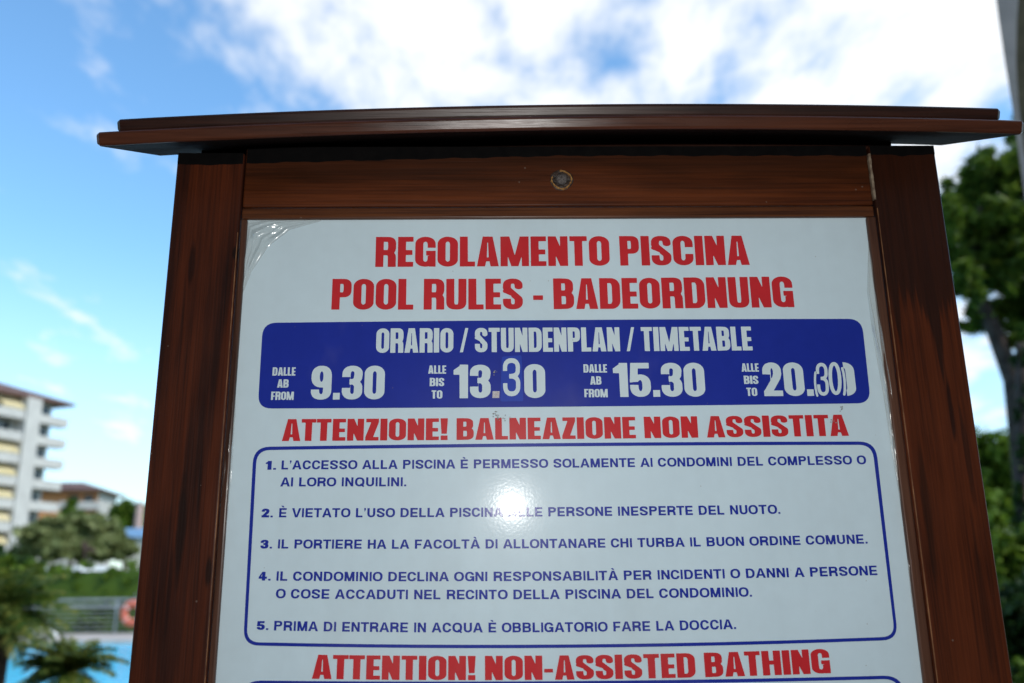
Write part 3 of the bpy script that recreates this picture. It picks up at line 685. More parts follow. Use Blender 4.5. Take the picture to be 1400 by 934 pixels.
# scuffs of old glue on the print
scuff = simple('old_glue_smear', (0.13, 0.12, 0.10), (0.34, 0.33, 0.31), 500, 0.6)
random.seed(12)
for cx, cy, n, sp in ((677, 567, 14, 4), (690, 572, 14, 12), (1148, 559, 8, 2.5), (1136, 576, 8, 6), (676, 510, 8, 3)):
    loops = []
    for _ in range(n):
        x, y = cx+random.uniform(-sp, sp), cy+random.uniform(-4, 4); L_, h_ = random.uniform(1, 3.2), random.uniform(.35, .9)
        loops.append([(x, y), (x+L_*.5, y-h_), (x+L_, y), (x+L_*.4, y+h_)])
    vs, fs = [], []
    for l in loops:
        b0 = len(vs); vs += [pp(a_, b_, 0.0019+0.00002*len(vs)) for a_, b_ in l]; fs.append((b0, b0+3, b0+2, b0+1))
    o = obj('glue_smear', vs, fs, scuff, panel)
# clear film stretched over the panel, creased along the edges
fm_, ft, fb = mat('clear_plastic_film', 0.12, 0.5)
ft.nodes.clear()
tr = N(ft, 'ShaderNodeBsdfTransparent'); tr.inputs[0].default_value = (0.97, 0.98, 0.98, 1)
gl = N(ft, 'ShaderNodeBsdfGlossy'); gl.inputs['Roughness'].default_value = 0.16
df = N(ft, 'ShaderNodeBsdfDiffuse'); df.inputs[0].default_value = (0.75, 0.78, 0.75, 1)
fr = N(ft, 'ShaderNodeFresnel'); fr.inputs[0].default_value = 1.5
m1 = N(ft, 'ShaderNodeMixShader'); m1.inputs[0].default_value = 0.22; ft.links.new(tr.outputs[0], m1.inputs[1]); ft.links.new(df.outputs[0], m1.inputs[2])
m2 = N(ft, 'ShaderNodeMixShader'); ft.links.new(math_(ft, 'MINIMUM', math_(ft, 'MULTIPLY', fr.outputs[0], 1.3), 0.22), m2.inputs[0]); ft.links.new(m1.outputs[0], m2.inputs[1]); ft.links.new(gl.outputs[0], m2.inputs[2])
oo = N(ft, 'ShaderNodeOutputMaterial'); ft.links.new(m2.outputs[0], oo.inputs[0])
def film(inner, outer, n, m_, height, label, amp=1.0, rs=1):
    """strip of film between two pixel polylines; creases run along it"""
    rnd = random.Random(rs); vs, fs = [], []
    def sample(pl, t):
        k = t*(len(pl)-1); i = min(int(k), len(pl)-2); f = k-i; return pl[i][0]+(pl[i+1][0]-pl[i][0])*f, pl[i][1]+(pl[i+1][1]-pl[i][1])*f
    ph = [rnd.random()*6 for _ in range(6)]
    for i in range(n+1):
        t = i/n; a_ = sample(inner, t); b_ = sample(outer, t); env = math.sin(math.pi*t)**0.6 if 0 < t < 1 else 0
        for j in range(m_+1):
            s_ = j/m_; x, y = a_[0]+(b_[0]-a_[0])*s_, a_[1]+(b_[1]-a_[1])*s_
            h = 0.0022 + env*height*amp*(abs(math.sin(s_*7+1.8*math.sin(t*3+ph[0])+ph[1]))**3*0.8+abs(math.sin(s_*13-t*4+ph[2]))**5*0.6+0.25*math.sin(t*17+s_*5+ph[3])**2)*(math.sin(math.pi*min(1, s_*1.1+.02)))**.5
            vs.append(pp(x, y, h))
    for i in range(n):
        for j in range(m_): k = i*(m_+1)+j; fs.append((k, k+1, k+m_+2, k+m_+1))
    o = obj('film', vs, fs, fm_, panel, smooth=True); o['label'] = label
film([(332, 405), (345, 372), (368, 338), (398, 315), (440, 303)], [(329, 400), (331.5, 350), (333.5, 304), (360, 302), (438, 300)], 48, 34, 0.0035, 'creased corner of the clear film', rs=2)
film([(325, 500), (323, 560), (318, 640), (313, 700), (303, 800)], [(318, 500), (312.5, 560), (306, 640), (301, 700), (296, 800)], 60, 14, 0.0050, 'creased left edge of the clear film', rs=5)
film([(1186, 330), (1184, 400), (1192, 460), (1206, 540), (1216, 610), (1232, 700)], [(1190, 330), (1199, 400), (1208, 460), (1219, 540), (1226, 610), (1236, 700)], 90, 18, 0.0060, 'creased right edge of the clear film', rs=8)
film([(1236, 700), (1238, 740), (1240, 780), (1246, 830)], [(1239, 700), (1243, 740), (1249, 780), (1253, 830)], 40, 8, 0.0045, 'creased lower right edge of the clear film', rs=11)

# ------------------------------------------------------------------ ground, paths, pool
g_m = simple('lawn_and_soil', (0.045, 0.075, 0.02), (0.09, 0.10, 0.04), 1.2, 0.9, 0.2)
pave_m = simple('pale_paving', (0.42, 0.36, 0.32), (0.52, 0.47, 0.42), 3, 0.8, 0.3)
road_m = simple('asphalt', (0.045, 0.045, 0.047), (0.07, 0.07, 0.07), 6, 0.9, 0.2)
struct(obj('ground', [(-1500, -300, -0.35), (1500, -300, -0.35), (1500, 2500, -0.35), (-1500, 2500, -0.35)], [(0, 1, 2, 3)], g_m))
PX0, PX1, PY0, PY1 = -30.0, 4.0, 11.0, 25.0
def sheet_with_hole(name, x0, x1, y0, y1, z, m):
    vs, fs = [], []
    for a0, a1, b0, b1 in ((x0, PX0, y0, y1), (PX1, x1, y0, y1), (PX0, PX1, y0, PY0), (PX0, PX1, PY1, y1)): box_vf(a0, a1, b0, b1, z-0.30, z, vs, fs)
    return struct(obj(name, vs, fs, m))
sheet_with_hole('pool_deck', -45, 4.6, 9.0, 28.6, 0.0, pave_m)
struct(box('terrace', -18, 18, -14, 9.0-0.01, -0.30, 0.0, simple('worn_dark_paving', (0.07, 0.065, 0.055), (0.13, 0.12, 0.10), 3, .85)))
struct(obj('road', [(-120, 42, -0.33), (60, 42, -0.33), (60, 50, -0.33), (-120, 50, -0.33)], [(0, 1, 2, 3)], road_m))
wm, wt, wb = mat('pool_water', 0.12, 0.18)
wn = noise(wt, 2.2, 4, objvec(wt, (1, 1.6, 1)), 0.6, 0.4)
wt.links.new(ramp(wt, wn, [(0.3, (0.025, 0.58, 0.95)), (0.7, (0.06, 0.72, 1.0))]), wb.inputs['Base Color']); add_bump(wt, wb, wn, 0.4, 0.05)
struct(obj('pool_water', [(PX0, PY0, -0.10), (PX1, PY0, -0.10), (PX1, PY1, -0.10), (PX0, PY1, -0.10)], [(0, 1, 2, 3)], wm))

# ------------------------------------------------------------------ foliage
def leaf_mat(name, dark, mid, light, scale=2.0, trans=0.35):
    m, t, b = mat(name, 0.55, 0.3)
    oi = N(t, 'ShaderNodeNewGeometry')
    f = noise(t, scale, 3, objvec(t))
    f = math_(t, 'ADD', math_(t, 'MULTIPLY', f, 0.55), math_(t, 'MULTIPLY', oi.outputs['Random Per Island'], 0.45))
    c = ramp(t, f, [(0.25, dark), (0.5, mid), (0.75, light)])
    t.links.new(c, b.inputs['Base Color'])
    tl = N(t, 'ShaderNodeBsdfTranslucent'); t.links.new(c, tl.inputs[0])
    ms = N(t, 'ShaderNodeMixShader'); ms.inputs[0].default_value = trans; t.links.new(b.outputs[0], ms.inputs[1]); t.links.new(tl.outputs[0], ms.inputs[2])
    t.links.new(ms.outputs[0], t.nodes['Material Output'].inputs[0])
    return m
L_pine = leaf_mat('pine_needles', (0.04, 0.085, 0.010), (0.11, 0.19, 0.02), (0.22, 0.29, 0.035), 1.5, 0.45)
L_olive = leaf_mat('olive_green_leaves', (0.13, 0.15, 0.045), (0.21, 0.24, 0.08), (0.30, 0.32, 0.13), 0.6)
L_hedge = leaf_mat('hedge_leaves', (0.06, 0.10, 0.010), (0.11, 0.18, 0.016), (0.17, 0.25, 0.03), 1.5)
L_bright = leaf_mat('bright_leaves', (0.07, 0.13, 0.012), (0.13, 0.22, 0.02), (0.22, 0.31, 0.035), 1.2)
L_dark = leaf_mat('dark_leaves', (0.012, 0.030, 0.007), (0.028, 0.065, 0.012), (0.06, 0.12, 0.02), 1.2)
L_palm = leaf_mat('palm_fronds', (0.02, 0.055, 0.010), (0.07, 0.13, 0.02), (0.26, 0.26, 0.05), 3.0)
bark = simple('bark', (0.035, 0.024, 0.018), (0.09, 0.065, 0.052), 7, 0.9, 0.2, 0.6)
def leaves(name, blobs, n, size, m, parent, rs=1, per=40, spread=0.13, elong=1.8):
    """many small leaf faces in clumps through the blobs (cx, cy, cz, rx, ry, rz) relative to the parent"""
    rng = np.random.default_rng(rs); vol = np.array([b[3]*b[4]*b[5] for b in blobs])**0.75; cnt = np.maximum((n*vol/vol.sum()).astype(int), 5)
    P = []
    for b, k in zip(blobs, cnt):
        nc = max(6, k//per); d = rng.normal(size=(nc, 3)); d /= np.linalg.norm(d, axis=1)[:, None]
        cen = d*(rng.uniform(0.30, 1.05, (nc, 1)))
        p = cen[rng.integers(0, nc, k)]+rng.normal(size=(k, 3))*spread
        P.append(p*np.array(b[3:6])+np.array(b[0:3]))
    P = np.concatenate(P); k = len(P)
    u = rng.normal(size=(k, 3)); u[:, 2] *= 0.6; u /= np.linalg.norm(u, axis=1)[:, None]
    v = rng.normal(size=(k, 3)); v -= u*(u*v).sum(1)[:, None]; v /= np.linalg.norm(v, axis=1)[:, None]
    sz = size*rng.uniform(0.6, 1.4, (k, 1)); u *= sz*elong*0.5; v *= sz*0.5
    V = np.empty((k, 4, 3)); V[:, 0] = P-u; V[:, 1] = P+v; V[:, 2] = P+u; V[:, 3] = P-v
    me = bpy.data.meshes.new(name); me.vertices.add(k*4); me.vertices.foreach_set('co', V.reshape(-1))
    me.loops.add(k*4); me.loops.foreach_set('vertex_index', np.arange(k*4, dtype=np.int32))
    me.polygons.add(k); me.polygons.foreach_set('loop_start', np.arange(0, k*4, 4, dtype=np.int32)); me.polygons.foreach_set('loop_total', np.full(k, 4, np.int32))
    me.materials.append(m); me.update(); me.validate()
    o = bpy.data.objects.new(name, me); C.objects.link(o)
    if parent: o.parent = parent
    return o
def tree(label, base, trunk_pts, trunk_r, blobs, n, size, m, rs, group=None, limbs=True, cat='tree', name='tree', crown='crown', per=40, spread=0.13, elong=1.8):
    """base: world foot of the tree; trunk_pts, blobs in world coordinates"""
    t = thing(name, label, cat, tuple(base), 0, group); b = Vector(base)
    vs, fs = [], []; tube([Vector(p)-b for p in trunk_pts], trunk_r, vs, fs, 9)
    if limbs:
        top = Vector(trunk_pts[-1])
        for q in blobs[:9]:
            c = Vector(q[:3]); st_ = top.lerp(Vector(trunk_pts[-2]), 0.35); md = st_.lerp(c, 0.5)+Vector((0, 0, -0.08*(c-st_).length))
            r_ = trunk_r[-1]
            tube([st_-b, md-b, c-b], [r_*0.8, r_*0.5, r_*0.18], vs, fs, 6)
    obj('trunk', vs, fs, bark, t, smooth=True)
    leaves(crown, [(q[0]-b.x, q[1]-b.y, q[2]-b.z)+tuple(q[3:]) for q in blobs], n, size, m, t, rs, per, spread, elong)
    return t
def pxblob(x, y, Y, rx, rz, ry=None):
    p = at(x, y, Y); k = Y/FPX; return (p.x, p.y, p.z, rx*k, (ry or rx)*k, rz*k)
# --- right side: big pine, its leaning trunk, shrubs
Y = 15.0
foot = at(1425, 900, Y); foot.z = -0.35
tp = [foot, at(1400, 640, Y), at(1385, 520, Y), at(1360, 455, Y), at(1332, 390, Y), at(1325, 330, Y)]
pine = [pxblob(x, y, Y+dy, rx, rz) for x, y, rx, rz, dy in ((1345, 235, 38, 40, 0), (1325, 275, 40, 40, .4), (1370, 300, 50, 45, 0), (1400, 200, 30, 55, 1), (1430, 260, 60, 80, 0), (1320, 330, 30, 45, 0),
        (1350, 365, 45, 40, .5), (1400, 380, 50, 55, 0), (1318, 392, 26, 40, -.3), (1350, 432, 40, 22, 0.3), (1410, 455, 40, 26, 0), (1460, 380, 60, 70, 0), (1470, 180, 60, 60, 1), (1395, 145, 16, 30, 1), (1500, 290, 60, 90, 0), (1240, 330, 60, 45, 0.8), (1230, 400, 60, 40, 1), (1388, 425, 30, 24, .6), (1300, 300, 26, 36, -.4), (1420, 430, 40, 40, .4))]
tree('tall dark pine with leaning trunk behind the right post of the notice board', foot, tp, [0.24, 0.20, 0.165, 0.14, 0.11, 0.06], pine, 90000, 0.05, L_pine, 5, name='pine_tree', per=60, spread=0.085, elong=5.0)
# second stem with ivy at the right edge
foot = at(1412, 900, 13); foot.z = -0.35
tree('ivy covered tree trunk at the right edge in front of the bright shrubs', foot, [foot, at(1404, 700, 13), at(1400, 560, 13), at(1398, 470, 13)], [0.16, 0.14, 0.12, 0.09],
     [pxblob(1402, y, 13, 13, 34) for y in (500, 560, 620, 680, 740)], 3500, 0.07, L_dark, 6, limbs=False)
Y = 24
foot = at(1350, 800, Y); foot.z = -0.35
tree('light green rounded shrub tree behind the notice board on the right', foot, [foot, at(1350, 740, Y), at(1350, 660, Y)], [0.15, 0.12, 0.08],
     [pxblob(x, y, Y, rx, rz) for x, y, rx, rz in ((1350, 625, 42, 46), (1385, 640, 40, 55), (1300, 640, 45, 50), (1340, 690, 50, 40), (1410, 690, 40, 50), (1230, 660, 60, 50))], 12000, 0.14, L_bright, 7)
Y = 11
for i, (label, xs, m_, ys) in enumerate((('mid green bush low beside the right post', 1400, L_bright, ((1392, 765, 34, 42), (1430, 750, 40, 50), (1370, 800, 34, 34), (1350, 740, 34, 34), (1410, 810, 40, 34))),
        ('dark bush below the mid green bush at the lower right edge', 1420, L_dark, ((1400, 845, 40, 46), (1440, 850, 50, 60), (1375, 870, 34, 40), (1400, 905, 50, 40))))):
    yy = Y-i*1.2; foot = at(xs, 900, yy); foot.z = -0.01
    tree(label, foot, [foot, foot+Vector((0, 0, .3)), foot+Vector((0.02, 0, .5))], [.04, .03, .02], [pxblob(x, y, yy, rx, rz) for x, y, rx, rz in ys], 9000, 0.06, m_, 20+i, cat='bush', name='bush', crown='foliage')
Y = 9.0
foot = at(1410, 940, Y); foot.z = 0
tree('green low plant at the bottom right corner', foot, [foot, foot+Vector((0, 0, .2)), foot+Vector((0, 0, .35))], [.02, .015, .01], [pxblob(1400, 925, Y, 18, 22), pxblob(1425, 915, Y, 20, 30)], 1500, 0.05, L_bright, 33, cat='plant', name='bush', crown='foliage')
# --- left side: trees beyond the hedge
Y = 62.0
def farfoot(x, Y): f = at(x, 800, Y); f.z = -0.35; return f
GT = 'trees beyond the hedge'
f = farfoot(60, Y); tree('rounded olive green tree before the white apartment block', f, [f, at(60, 770, Y), at(60, 745, Y)], [.25, .2, .15], [pxblob(x, y, Y, rx, rz) for x, y, rx, rz in ((50, 730, 22, 18), (72, 722, 22, 16), (40, 748, 18, 16), (80, 748, 26, 18), (62, 742, 26, 20))], 6000, .38, L_olive, 40, GT)
f = farfoot(115, Y+3); tree('wide olive green tree in the middle of the row beyond the hedge', f, [f, at(115, 770, Y), at(115, 740, Y)], [.28, .22, .15], [pxblob(x, y, Y+3, rx, rz) for x, y, rx, rz in ((105, 722, 22, 18), (130, 724, 22, 20), (150, 740, 24, 18), (110, 745, 28, 18), (140, 752, 34, 14), (165, 752, 20, 14))], 8000, .38, L_olive, 41, GT)
f = farfoot(97, Y+8); tree('small conifer rising above the olive green trees before the orange wall', f, [f, at(97, 760, Y+8), at(97, 700, Y+8)], [.2, .15, .06], [pxblob(x, y, Y+8, rx, rz) for x, y, rx, rz in ((97, 692, 9, 11), (96, 706, 14, 12), (98, 722, 19, 14), (99, 740, 24, 16))], 3500, .3, L_pine, 42, GT)
f = farfoot(172, 95); tree('dark green pine at the far end beside the left post', f, [f, at(172, 760, 95), at(172, 715, 95)], [.4, .3, .2], [pxblob(x, y, 95, rx, rz) for x, y, rx, rz in ((165, 705, 14, 14), (180, 700, 16, 14), (196, 704, 14, 14), (172, 716, 22, 9), (210, 712, 20, 12))], 6000, .55, L_pine, 43, GT)
f = farfoot(12, 55); tree('dark green low tree at the left edge beyond the hedge', f, [f, at(12, 775, 55), at(12, 765, 55)], [.2, .15, .1], [pxblob(x, y, 55, rx, rz) for x, y, rx, rz in ((-20, 755, 18, 14), (8, 768, 20, 9), (30, 770, 14, 8))], 2500, .3, L_dark, 44, GT)
# --- hedge
hx0, hx1, hy0, hy1 = -34.0, 14.0, 29.3, 30.3
hroot = thing('hedge', 'long clipped green hedge behind the pool railing', 'hedge', ((hx0+hx1)/2, 29.8, -0.3))
rng = np.random.default_rng(3); hb = []
for i in range(80):
    x_ = (hx1-hx0)*((i+.5)/80-.5)
    for z_ in (.50, 1.25, 2.02): hb.append((x_, rng.uniform(-.08, .08), z_+rng.uniform(-.03, .03), .50, .48, .46))
leaves('foliage', hb, 64000, 0.14, L_hedge, hroot, 9)
vs, fs = [], []
for i in range(24): x = -23+46*(i+.5)/24; tube([(x, 0, -0.05), (x+.05, 0.02, .8), (x-.03, 0, 1.6)], [.04, .03, .015], vs, fs, 6)
box_vf(-23.8, 23.8, -.26, .26, .1, 2.15, vs, fs)
obj('stems', vs, fs, L_hedge, hroot)
# --- railing with life ring
steel = simple('galvanised_steel', (0.30, 0.31, 0.31), (0.45, 0.46, 0.45), 5, 0.4, 0.5)
steel.node_tree.nodes['Principled BSDF'].inputs['Metallic'].default_value = 0.4
RY = 28.0
rr = thing('railing', 'grey metal railing along the far edge of the pool deck', 'railing', (-10, RY, 0))
for i in range(19):
    box('post', -24+i*2.5-.03, -24+i*2.5+.03, -.03, .03, 0, .96, steel, rr)
for z, h in ((0.99, .035), (.80, .045)): vs, fs = [], []; tube([(-24.2, 0, z), (21.2, 0, z)], h, vs, fs, 8); obj('rail', vs, fs, steel, rr)
for k in range(5): vs, fs = [], []; z = .66-k*.13; tube([(-24.2, 0, z), (21.2, 0, z)], .012, vs, fs, 5); obj('cable', vs, fs, steel, rr)
lc = at(182, 838.5, RY-.16); 
ring = thing('life_ring', 'salmon orange life ring hanging on the pool railing beside the left post', 'life ring', tuple(lc))
vs, fs = [], []; n1, n2 = 40, 12
for i in range(n1):
    a = 2*math.pi*i/n1
    for j in range(n2): b = 2*math.pi*j/n2; r_ = .275+.115*math.cos(b); vs.append((r_*math.cos(a), .075*math.sin(b), r_*math.sin(a)))
for i in range(n1):
    for j in range(n2): fs.append((i*n2+j, i*n2+(j+1) % n2, ((i+1) % n1)*n2+(j+1) % n2, ((i+1) % n1)*n2+j))
obj('ring_body', vs, fs, simple('faded_orange_plastic', (0.55, 0.13, 0.08), (0.66, 0.19, 0.12), 6, .5), ring, True)
wht = simple('white_plastic', (0.70, 0.70, 0.68), (0.80, 0.80, 0.78), 6, .45)
for k in range(4):
    a = R(45+90*k); vs, fs = [], []
    pts = [((.275+.12*math.cos(b))*math.cos(a), .08*math.sin(b), (.275+.12*math.cos(b))*math.sin(a)) for b in [2*math.pi*j/12 for j in range(13)]]
    tube(pts, .012, vs, fs, 6, False); obj('rope', vs, fs, wht, ring)
vs, fs = [], []; tube([(0, .06, .38), (0, .02, .50), (0, .16, .58)], .012, vs, fs, 6); obj('hanger', vs, fs, steel, ring)
# white pots on the deck across the pool
for (x_, y_, sc, lab) in ((50, 869, 1.0, 'larger white round planter pot on the deck across the pool'), (73, 862, .62, 'smaller white round planter pot on the deck across the pool')):
    lg = at(x_, y_, 26.0); lg.z = 0
    lo = thing('planter_pot', lab, 'planter', tuple(lg), 0, 'white planters on the pool deck')
    prof = [(.14, 0), (.20, .05), (.27, .18), (.27, .30), (.24, .36), (.25, .38), (.21, .38), (.20, .33)]
    vs, fs = [], []
    for r_, z_ in prof:
        for j in range(20): a_ = 2*math.pi*j/20; vs.append((r_*sc*math.cos(a_), r_*sc*math.sin(a_), z_*sc))
    for i in range(len(prof)-1):
        for j in range(20): fs.append((i*20+j, i*20+(j+1) % 20, (i+1)*20+(j+1) % 20, (i+1)*20+j))
    fs.append(tuple(range(20))[::-1]); obj('bowl', vs, fs, wht, lo, True)
    vs, fs = [], []; tube([(0, 0, .30*sc), (0, 0, .335*sc)], .20*sc, vs, fs, 16); obj('soil', vs, fs, bark, lo)
# --- palms near the pool on the left
def palm(label, x, y, Y, fl_, nf, th, rs, trunk_r=.07, m=L_palm, fan=False):
    c = at(x, y, Y); base = Vector((c.x, c.y, 0.0)); rnd = random.Random(rs)
    t = thing('palm', label, 'palm', tuple(base))
    hgt = c.z
    vs, fs = [], []; seg = 8
    pts = [(0.02*math.sin(i), 0, hgt*i/seg) for i in range(seg+1)]; tube(pts, [trunk_r*(1.15-.2*i/seg+.12*(i % 2)) for i in range(seg+1)], vs, fs, 10)
    obj('trunk', vs, fs, bark, t)
    for k in range(nf):
        az = rnd.random()*6.283; el = R(rnd.uniform(-25, 65)); L_ = fl_*rnd.uniform(.75, 1.1); vs, fs = [], []
        d = Vector((math.cos(az), math.sin(az), 0)); sd_ = Vector((-math.sin(az), math.cos(az), 0)); p = Vector((0, 0, hgt)); e = el; sp = []
        n = 14
        for i in range(n+1):
            sp.append(p.copy()); p = p+(d*math.cos(e)+Vector((0, 0, math.sin(e))))*(L_/n); e -= R(rnd.uniform(3, 6))*(.5+i/n)
        tube(sp, [.010*(1-.8*i/n) for i in range(n+1)], vs, fs, 5)
        for i in range(2, n+1):
            for q in range(3):
                f_ = q/3; o_ = sp[i-1].lerp(sp[i], f_); ln = L_*.24*math.sin(math.pi*min(1, (i+f_)/(n+1.2))**.7)+.03
                for sg in (-1, 1):
                    tip = o_+sd_*(sg*ln*.8)+(sp[i]-sp[i-1]).normalized()*ln*.55+Vector((0, 0, -ln*rnd.uniform(-.1, .3)))
                    w2 = (sp[i]-sp[i-1]).normalized()*.0075; b0 = len(vs); mid = o_.lerp(tip, .45)+Vector((0, 0, .015))
                    vs += [tuple(o_-w2*.5), tuple(mid-w2), tuple(tip), tuple(mid+w2)]; fs.append((b0, b0+1, b0+2, b0+3))
        obj('frond', vs, fs, m, t)
    return t
palm('taller bushy palm at the left edge in front of the pool', 6, 836, 6.6, .50, 48, 0, 1)
palm('shorter palm right of the tall one, low in front of the pool', 92, 918, 6.2, .36, 44, 0, 2, .05)
f = at(18, 800, 7.2); f.z = 0
tree('leafy green bush behind the tall palm at the left edge', f, [f, f+Vector((0, 0, .6)), f+Vector((0, 0, 1.2))], [.04, .03, .02], [pxblob(x, y, 7.2, rx, rz) for x, y, rx, rz in ((-15, 795, 40, 28), (25, 800, 34, 26), (50, 815, 26, 20), (-20, 840, 34, 26))], 3500, .045, L_hedge, 50, cat='bush', name='bush', crown='foliage')

# ------------------------------------------------------------------ buildings
white = simple('white_render', (0.45, 0.43, 0.40), (0.54, 0.52, 0.48), .6, .8)
roof_m = simple('brown_roof_tiles', (0.10, 0.055, 0.045), (0.17, 0.10, 0.085), 1.2, .85)
soff = simple('brown_soffit', (0.20, 0.11, 0.08), (0.25, 0.15, 0.11), 1, .8)
glass_m = simple('dark_window', (0.03, 0.035, 0.04), (0.07, 0.075, 0.08), .8, .15, .5)
yel = simple('yellow_awning', (0.62, 0.50, 0.26), (0.68, 0.56, 0.34), .8, .8)
orange = simple('orange_render', (0.62, 0.26, 0.10), (0.70, 0.33, 0.14), .5, .8)
# local frame: +x runs along the facade away from the camera, -y is outwards
far_ = at(68, 585, 115.0); ang = R(90-22)
apt = thing('apartment_block', 'tall white apartment block with balconies, yellow awnings and brown hipped roof', 'apartment block', (far_.x, far_.y, -0.35), ang)
ST = 2.74; NS = 8; DEP = 14; LEN = 34
EZ = at(66, 554, 115.0).z+.35            # underside of the eaves
vs, fs = [], []; box_vf(-LEN, 0, 0, DEP, 0, EZ, vs, fs); obj('wall', vs, fs, white, apt)
for k in range(9):
    z = EZ-ST*(k+1)
    if z < 0.5: break
    for xa, xb, out in ((-3.1, 1.5, 1.3), (-LEN, -5.4, 1.7)):
        box('balcony', xa, xb, -out, 0 if xb < 0 else 0, z-.12, z+.08, white, apt)
        vs, fs = [], []; box_vf(xa, xb, -out-.10, -out, z-.14, z+1.0, vs, fs)
        if xb > 0: box_vf(xb, xb+.1, -out-.10, -.01, z-.14, z+1.0, vs, fs); box_vf(.01, xb, -.01, .10, z-.14, z+1.0, vs, fs)
        obj('parapet', vs, fs, white, apt)
    for xa, xb in ((-2.8, -.4), (-8.4, -5.9), (-12.2, -10.2), (-17, -14.5)):
        wdo = box('window', xa, xb, -.04, .02, z+.1, z+2.35, glass_m, apt)
        box('frame', (xa+xb)/2-.05, (xa+xb)/2+.05, -.08, -.04, z+.1, z+2.35, white, wdo)
    if k >= 2 or k == 0:
        for xa, xb in ((-8.6, -5.5), (-12.4, -9.3)):
            vs = [(xa, -.1, z+2.5), (xb, -.1, z+2.5), (xb, -1.75, z+1.5), (xa, -1.75, z+1.5), (xa, -.1, z+2.4), (xb, -.1, z+2.4), (xb, -1.75, z+1.1), (xa, -1.75, z+1.1)]
            fs = [(0, 3, 2, 1), (4, 5, 6, 7), (0, 1, 5, 4), (1, 2, 6, 5), (2, 3, 7, 6), (3, 0, 4, 7)]
            obj('awning', vs, fs, yel, apt)
box('fin', -5.3, -3.2, -1.9, -.01, 0, EZ-.01, white, apt)
ov = 1.7
vs = [(-LEN-ov, -ov, EZ), (ov+.4, -ov, EZ), (ov+.4, DEP+ov, EZ), (-LEN-ov, DEP+ov, EZ), (-LEN-ov, -ov, EZ+.35), (ov+.4, -ov, EZ+.35), (ov+.4, DEP+ov, EZ+.35), (-LEN-ov, DEP+ov, EZ+.35),
      (-LEN+4, DEP/2, EZ+3.4), (-DEP/2+.5, DEP/2, EZ+3.4)]
obj('roof', vs, [(0, 3, 2, 1), (0, 1, 5, 4), (1, 2, 6, 5), (2, 3, 7, 6), (3, 0, 4, 7), (4, 5, 9, 8), (5, 6, 9), (6, 7, 8, 9), (7, 4, 8)], None, apt, mats=[roof_m, soff], fm=[1, 0, 0, 0, 0, 0, 0, 0, 0])
# lower building
b2 = at(133, 700, 140.0); bz = -.35
low = thing('apartment_building', 'lower apartment building with orange walls and brown roof behind the trees', 'apartment building', (b2.x, b2.y, bz), R(8))
E2 = at(133, 672, 140).z+.35; L2 = 12.0
vs, fs = [], []; box_vf(-L2, 0, 0, 10, 0, E2, vs, fs); obj('wall', vs, fs, white, low)
for q in range(2): box('wall_panel', -L2+.05, -.05, -.012, .01, E2-2.75*(q+1)+.1, E2-2.75*q-.1, orange, low)
for k in range(5):
    z = E2-2.75*(k+1)
    if z < .3: break
    box('balcony', -5.2, .6, -1.4, -.01, z-.1, z+.08, white, low); box('parapet', -5.2, .6, -1.5, -1.4, z-.12, z+1.1, white, low)
    for xa in (-4.4, -2.2, -10.2): 
        wdo = box('window', xa, xa+1.5, -.04, .02, z+.1, z+2.2, glass_m, low); box('frame', xa+.7, xa+.8, -.08, -.04, z+.1, z+2.2, white, wdo)
    box('balcony', -L2-.5, -8.6, -1.3, -.01, z-.1, z+.08, white, low); box('parapet', -L2-.5, -8.6, -1.4, -1.3, z-.12, z+1.0, white, low)
o2 = 1.1
vs = [(-L2-o2, -o2-.5, E2), (o2, -o2-.5, E2), (o2, 10+o2, E2), (-L2-o2, 10+o2, E2), (-L2-o2, -o2-.5, E2+.25), (o2, -o2-.5, E2+.25), (o2, 10+o2, E2+.25), (-L2-o2, 10+o2, E2+.25), (-L2+4, 5, E2+1.9), (-4, 5, E2+1.9)]
obj('roof', vs, [(0, 3, 2, 1), (0, 1, 5, 4), (1, 2, 6, 5), (2, 3, 7, 6), (3, 0, 4, 7), (4, 5, 9, 8), (5, 6, 9), (6, 7, 8, 9), (7, 4, 8)], None, low, mats=[roof_m, soff], fm=[1, 0, 0, 0, 0, 0, 0, 0, 0])
# pale kiosk with blue roof, and chimney stack at the left post
kp = at(186, 760, 75); kp.z = -.35
kio = thing('kiosk', 'small pale building with light blue roof just left of the post', 'kiosk', tuple(kp))
blue_m = simple('light_blue_sheet', (0.25, 0.45, 0.72), (0.33, 0.52, 0.78), 1, .5)
hk = at(186, 735, 75).z+.35
vs, fs = [], []; box_vf(-.75, 2.6, 0, 3, 0, hk, vs, fs); obj('wall', vs, fs, simple('cream_render', (.55, .5, .42), (.62, .57, .48), 1, .8), kio)
vs, fs = [], []; box_vf(-1.0, 2.9, -.3, 3.3, hk, hk+.75, vs, fs); obj('roof', vs, fs, blue_m, kio)
box('window', -.4, .5, -.05, .02, 1.2, 2.2, glass_m, kio)
cp = at(190.5, 700, 88); cp.z = -.35; hc = at(190, 690, 88).z+.35
ch = thing('chimney', 'slender pinkish chimney rising beside the left post of the notice board', 'chimney', tuple(cp))
vs, fs = [], []; tube([(0, 0, 0), (0, 0, hc*.5), (0, 0, hc)], [.5, .42, .34], vs, fs, 14); obj('shaft', vs, fs, simple('pink_brick', (.42, .28, .24), (.5, .36, .32), 3, .8), ch)
vs, fs = [], []; tube([(0, 0, hc-.01), (0, 0, hc+.25)], [.42, .42], vs, fs, 14); obj('cap', vs, fs, white, ch)
